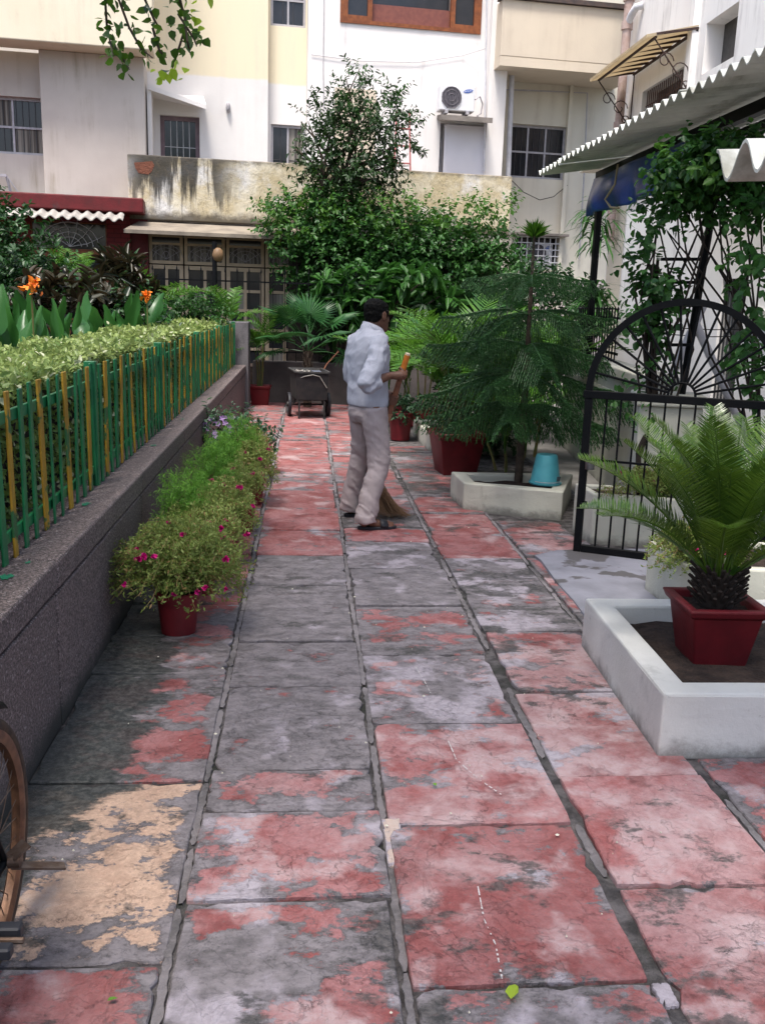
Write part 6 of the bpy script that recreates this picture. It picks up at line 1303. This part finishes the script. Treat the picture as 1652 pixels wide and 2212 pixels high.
for j, (lab, px, py, Y) in enumerate((('dark leaved vinca with pale lilac flowers against the granite wall', 470, 925, 8.6), ('paler vinca sprig with lilac flowers on the path side', 535, 935, 8.9))):
    c = at_y(px, py, Y); rg = np.random.default_rng(70+j); t = thing('vinca', lab, 'flowers', (c[0], Y, 0)); foliage('foliage', LV_vinca, t, 80, [((0, 0, c[2]-.06), (.24, .22, .20))], 8, .14, .055, .5, rng=rg)
    mb = MB(); stems_mb(mb, (0, 0, .0), [tuple(rg.normal(size=3)*.1+np.array([0, 0, c[2]])) for _ in range(7)], .006, .003, 4); mb.build('stem', STEMD, t)
    for i in range(13 if j == 0 else 6):
        a = rg.uniform(0, 6.28); p = np.array([math.cos(a)*.2*rg.random(), -abs(math.sin(a))*.22, c[2]+rg.uniform(-.05, .14)]); me = leaves_mesh('flower', np.repeat(p[None], 5, 0), np.stack([np.cos(np.arange(5)*1.2566), np.full(5, -.4), np.sin(np.arange(5)*1.2566)], 1), np.tile((0, -1., .2), (5, 1)), .030, .8, rng=rg); link('flower', me, LILAC, t)

# ---------------------------------------------------------------- bicycle at the left edge (its rear half)
p = at_z(-48, 1862, .335); bx_, by_, bz_ = float(p[0]), float(p[1]), .335
bk = thing('bicycle', 'old black bicycle with a rusty rimmed rear wheel parked at the left edge', 'bicycle', (bx_, by_, 0), rad(-1)); R_ = .335
RIM = plain('rusty_rim', (.20, .10, .055), (.10, .05, .03), .42, 25, .2, 60, .003, .5, metal=.5); RUB = plain('tyre_rubber', (.035, .025, .02), (.07, .045, .03), .75, 30, .4); STEEL = plain('rusty_steel', (.16, .12, .10), (.10, .06, .04), .45, 30, .3, metal=.6)
def torus(mb, R, r, c, n=64, m=10, sx=1.): mb.add([(c[0]+r*sx*math.sin(2*math.pi*j/m), c[1]+(R+r*math.cos(2*math.pi*j/m))*math.cos(2*math.pi*i/n), c[2]+(R+r*math.cos(2*math.pi*j/m))*math.sin(2*math.pi*i/n)) for i in range(n) for j in range(m)], [(i*m+j, i*m+(j+1) % m, ((i+1) % n)*m+(j+1) % m, ((i+1) % n)*m+j) for i in range(n) for j in range(m)])
def wheel(cy_):
    mb = MB(); torus(mb, R_-.021, .0195, (0, cy_, R_), m=12); w = mb.build('wheel', RUB, bk, smooth=180)
    mb = MB(); n = 64; prof = [(-.016, R_-.030), (-.017, R_-.044), (-.010, R_-.058), (.010, R_-.058), (.017, R_-.044), (.016, R_-.030)]; v = [(x, cy_+r*math.cos(2*math.pi*i/n), R_+r*math.sin(2*math.pi*i/n)) for i in range(n) for x, r in prof]
    mb.add(v, [(i*6+j, i*6+(j+1) % 6, ((i+1) % n)*6+(j+1) % 6, ((i+1) % n)*6+j) for i in range(n) for j in range(6)]); mb.build('rim', RIM, w, smooth=50)
    mb = MB()
    for i in range(36): a = 2*math.pi*i/36; s = (-1)**i; b_ = a+(.9 if i % 4 < 2 else -.9); mb.tube([(s*.028, cy_+.022*math.cos(b_), R_+.022*math.sin(b_)), (0, cy_+(R_-.056)*math.cos(a), R_+(R_-.056)*math.sin(a))], .0014, 4, False)
    mb.build('spokes', STEEL, w); mb = MB(); mb.tube([(-.05, cy_, R_), (-.03, cy_, R_), (-.029, cy_, R_), (.029, cy_, R_), (.03, cy_, R_), (.05, cy_, R_)], [.012, .012, .027, .027, .012, .012], 14); mb.tube([(-.075, cy_, R_), (.085, cy_, R_)], .006, 8); mb.tube([(.055, cy_, R_), (.068, cy_, R_)], .012, 6); mb.tube([(.072, cy_, R_), (.10, cy_, R_)], .015, 12); mb.build('hub', STEEL, w, smooth=40)
wheel(0); wheel(-1.12)
mb = MB()
bbk = Vector((0, -.45, .29))
for s in (-1, 1): mb.tube([(s*.062, 0, R_), (s*.045, -.3, .31), (s*.03, -.45, .29)], .010, 8); mb.tube([(s*.062, 0, R_), (s*.05, -.12, .62), (s*.02, -.30, .90)], .008, 8)
mb.tube([bbk, (0, -.30, .93)], .015, 8); mb.tube([bbk, (0, -.95, .75)], .016, 8); mb.tube([(0, -.30, .88), (0, -.93, .92)], .014, 8); mb.tube([(0, -.92, .98), (0, -.99, .66)], .018, 8); mb.tube([(-.045, -.45, .29), (.045, -.45, .29)], .022, 12)
for s in (-1, 1): mb.tube([(s*.03, -.99, .66), (s*.05, -1.05, .5), (s*.05, -1.12, R_)], .011, 8)
mb.build('frame', BLACK, bk, smooth=50)
mb = MB(); N = 26; v = []
for i in range(N+1):
    a = rad(62+120*i/N)
    for x, dr in ((-.035, -.012), (-.02, .004), (.02, .004), (.035, -.012)): v.append((x, (R_+.030+dr)*math.cos(a), R_+(R_+.030+dr)*math.sin(a)))
mb.add(v, [(i*4+j, i*4+j+1, (i+1)*4+j+1, (i+1)*4+j) for i in range(N) for j in range(3)]); o = mb.build('mudguard', BLACK, bk, smooth=50); o.modifiers.new('t', 'SOLIDIFY').thickness = .002
mb = MB(); mb.bar((.075, .0, R_-.01), (.185, .05, R_-.045), .030, .005, (0, 0, 1)); mb.bar((.075, 0, R_+.01), (.105, .03, R_+.03), .04, .004); mb.build('stand_bracket', STEEL, bk)
mb = MB(); mb.tube([(0, -.45, .29), (.075, -.45, .29), (.085, -.46, .29)], .010, 8); mb.bar((.075, -.45, .29), (.085, -.305, .365), .022, .012); mb.bar((-.075, -.45, .29), (-.085, -.595, .215), .022, .012); mb.build('crank', STEEL, bk)
for s, c in ((1, (.088, -.31, .36)), (-1, (-.195, -.59, .22))):
    pd = MB().tube([(c[0]-.01, c[1], c[2]), (c[0]+.115, c[1], c[2])], .007, 8).build('pedal', STEEL, bk)
    for dy in (-.032, .032): MB().box(c[0]+.012, c[0]+.102, c[1]+dy-.014, c[1]+dy+.014, c[2]-.013, c[2]+.013).build('pedal_block', SAND, pd, .004, 1)
mb = MB(); mb.lathe([(.055, -.003), (.095, -.003), (.095, .003), (.055, .003)], 30); mb.build('chain_wheel', STEEL, bk, loc=(-.05, -.45, .29), rot=(0, rad(90), 0))
mb = MB(); mb.loft([[(x*w, y, .95+z) for x, z in ((-1, 0), (-.8, .04), (0, .055), (.8, .04), (1, 0), (0, -.03))] for y, w in ((-.16, .065), (-.22, .07), (-.30, .055), (-.40, .025), (-.43, .015))]); mb.build('saddle', plain('brown_leather', (.06, .03, .02), (.04, .02, .015), .5), bk, .008, 2, 60)
mb = MB(); mb.tube([(0, -.92, .97), (0, -.93, 1.06), (-.2, -.92, 1.10), (-.28, -.80, 1.08), (-.28, -.68, 1.07)], .011, 8); mb.tube([(0, -.93, 1.06), (.2, -.92, 1.10), (.28, -.80, 1.08), (.28, -.68, 1.07)], .011, 8); mb.build('handlebar', STEEL, bk, smooth=60)

# ---------------------------------------------------------------- tree overhead with the branch hanging into view
og = thing('overhanging_tree', 'leafy branch of a garden tree hanging into the upper left of the view', 'tree', (-2.6, -.6, 0))
def lo(p): return tuple(np.array(p)-np.array((-2.6, -.6, 0)))
mb = MB(); mb.tube([(0, 0, -.1), (.05, .05, 1.6), (.25, .3, 3.2)], [.15, .12, .09], 10)
ctips = [lo(p) for p in ((-3.2, -3.2, 5.6), (-1.6, -3.4, 6.0), (-.2, -2.8, 5.7), (-2.6, -.8, 5.9), (-.4, -.4, 6.2), (1.2, -1.4, 5.8), (1.9, -2.8, 6.1), (1.8, 4.4, 6.4), (-1.4, 2.0, 6.2), (.2, 1.8, 5.6), (-.9, 4.2, 5.9), (.5, 3.9, 6.3), (-.9, 5.8, 6.5), (.6, 5.8, 6.5))]
stems_mb(mb, (.25, .3, 3.15), ctips, .055, .02, 6, .2); mb.build('trunk', BARK, og, smooth=60)
mb = MB(); lim = [(.25, .3, 3.1)]+[lo(p) for p in ((-2.1, 1.6, 4.6), (-1.7, 3.6, 4.75), (-1.25, 5.2, 4.4))]; mb.tube(lim, [.05, .035, .025, .016], 7)
strands = [[(190, -170), (225, -40), (232, 60), (245, 120)], [(240, -150), (250, -20), (280, 60), (305, 105), (330, 125)], [(300, -150), (300, -30), (335, 45), (345, 60)], [(360, -150), (385, -20), (400, 40), (405, 90), (412, 118)], [(400, 60), (385, 110), (372, 150)], [(235, 90), (265, 125), (280, 150)], [(330, 60), (345, 110), (360, 125)], [(400, -140), (430, -60), (455, 0)], [(385, 30), (420, 85), (425, 100)]]
LP, LD, LS, LT = [], [], [], []; LB = []
rg = np.random.default_rng(77)
for si, s in enumerate(strands):
    Yb = 5.45+.12*(si % 3); pts = [at_y(x, y, Yb+rg.normal(0, .05)) for x, y in s]; mb.tube([lo(p) for p in pts], [.007]*(len(pts)-1)+[.003], 5)
    if si in (0, 1, 2, 3, 7): mb.tube([lim[-1] if si != 7 else lim[-1], lo(pts[0])], [.010, .007], 5)
    for a, b_ in zip(pts[:-1], pts[1:]):
        nn = max(4, int(np.linalg.norm(b_-a)*64))
        for i in range(nn):
            c = a+(b_-a)*rg.random()+rg.normal(0, .028, 3); d = rdir(1, rg)[0]*.8+np.array([0, -.1, -.55])
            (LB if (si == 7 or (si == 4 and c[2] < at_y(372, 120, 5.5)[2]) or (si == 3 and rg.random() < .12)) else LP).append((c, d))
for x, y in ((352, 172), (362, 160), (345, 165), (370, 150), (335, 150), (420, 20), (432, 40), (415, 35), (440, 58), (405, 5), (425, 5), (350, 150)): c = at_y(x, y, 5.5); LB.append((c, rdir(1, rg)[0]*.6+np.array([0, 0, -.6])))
mb.build('branch', BARK, og, smooth=60)
HRT_V = np.array([(0, 0, 0), (.18, .46, .05), (.55, .42, .03), (1, 0, -.12), (.18, -.46, .05), (.55, -.42, .03)])
LF = [leaves_mesh('leaf', [(0, 0, 0)], [(1, 0, 0)], [(0, 0, 1)], 1., .85, HRT_V, LEAF_F, rg, np.array([t_])) for t_ in (.15, .4, .65, .9)]
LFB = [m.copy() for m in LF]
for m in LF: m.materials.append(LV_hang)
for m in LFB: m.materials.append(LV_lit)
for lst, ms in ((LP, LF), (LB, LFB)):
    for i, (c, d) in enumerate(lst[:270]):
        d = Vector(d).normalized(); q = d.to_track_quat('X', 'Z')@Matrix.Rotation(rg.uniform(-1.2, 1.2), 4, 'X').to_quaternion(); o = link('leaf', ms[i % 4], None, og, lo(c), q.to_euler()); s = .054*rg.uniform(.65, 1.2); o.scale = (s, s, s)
foliage('crown', LV_hang, og, 1250, [(c, (1.05, 1.05, .5)) for c in ctips], 10, .45, .13, .8, .3, rng=rg, shell=.2)  # unseen crown, spread and gapped for the shade it casts on the courtyard

# ---------------------------------------------------------------- litter
mb = MB(); rl_ = random.Random(9)
for i in range(90):
    x, y = rl_.uniform(-.8, 1.45), 1.7+5.5*rl_.random()**1.3; r = rl_.uniform(.002, .004)+.006*rl_.random()**4
    if x > 1.3 and y < 4.4 and y > 3: continue
    mb.add([(x+r*math.cos(a+i)*rl_.uniform(.6, 1.2), y+r*math.sin(a+i)*rl_.uniform(.6, 1.2), .011) for a in (0, 1.3, 2.5, 3.7, 5)]+[(x, y, .016)], [(j, (j+1) % 5, 5) for j in range(5)])
tag(mb.build('petal_litter', plain('dried_petals', (.60, .57, .47), (.48, .45, .36), .8)), kind='stuff')
def ground_leaf(label, px, py, L, mat, az):
    p = at_z(px, py, .012); me = leaves_mesh('fallen_leaf', [(0, 0, 0)], [(1, 0, .1)], [(0, .2, 1)], L, .6, LEAF_V, LEAF_F, RNG, np.array([.9])); tag(link('fallen_leaf', me, mat, None, tuple(p), (0, 0, az)), label, 'leaf')
ground_leaf('bright green fallen leaf on the slab at the bottom of the path', 1103, 2158, .055, LV_lit, 1.2)
ground_leaf('small green leaf lying on the peach coloured slab', 232, 1752+410, .025, LV_feather, .4); ground_leaf('small green leaf on the pink slab in the middle of the path', 942, 1697, .02, LV_feather, 2.)
ground_leaf('tiny green leaf beside the bicycle wheel', 95, 2307-0, .03, LV_feather, 2.5)
CH = plain('chalk', (.56, .53, .52), (.42, .40, .39), .9)
for lab, pts in (('short white chalk line on the grey slab', [(897, 1440), (915, 1468), (935, 1507)]), ('long curved white chalk line on the pink slab', [(968, 1600), (985, 1640), (1030, 1680), (1082, 1716)]), ('broken white dribble line down the red slab', [(1030, 1905), (1045, 1985), (1070, 2040), (1085, 2120)])):
    q = [at_z(x, y, .0105) for x, y in pts]; mb = MB()
    for a, b_ in zip(q[:-1], q[1:]):
        n = 16
        for i in range(n):
            if rl_.random() < .38: continue
            u, w = a+(b_-a)*i/n, a+(b_-a)*(i+.95)/n; d = (w-u); s = np.array([-d[1], d[0], 0])/np.linalg.norm(d)*rl_.uniform(.0008, .0026); mb.add([u-s, u+s, w+s, w-s], [(0, 1, 2, 3)])
    tag(mb.build('chalk_line', CH), lab, 'chalk mark', kind='stuff')
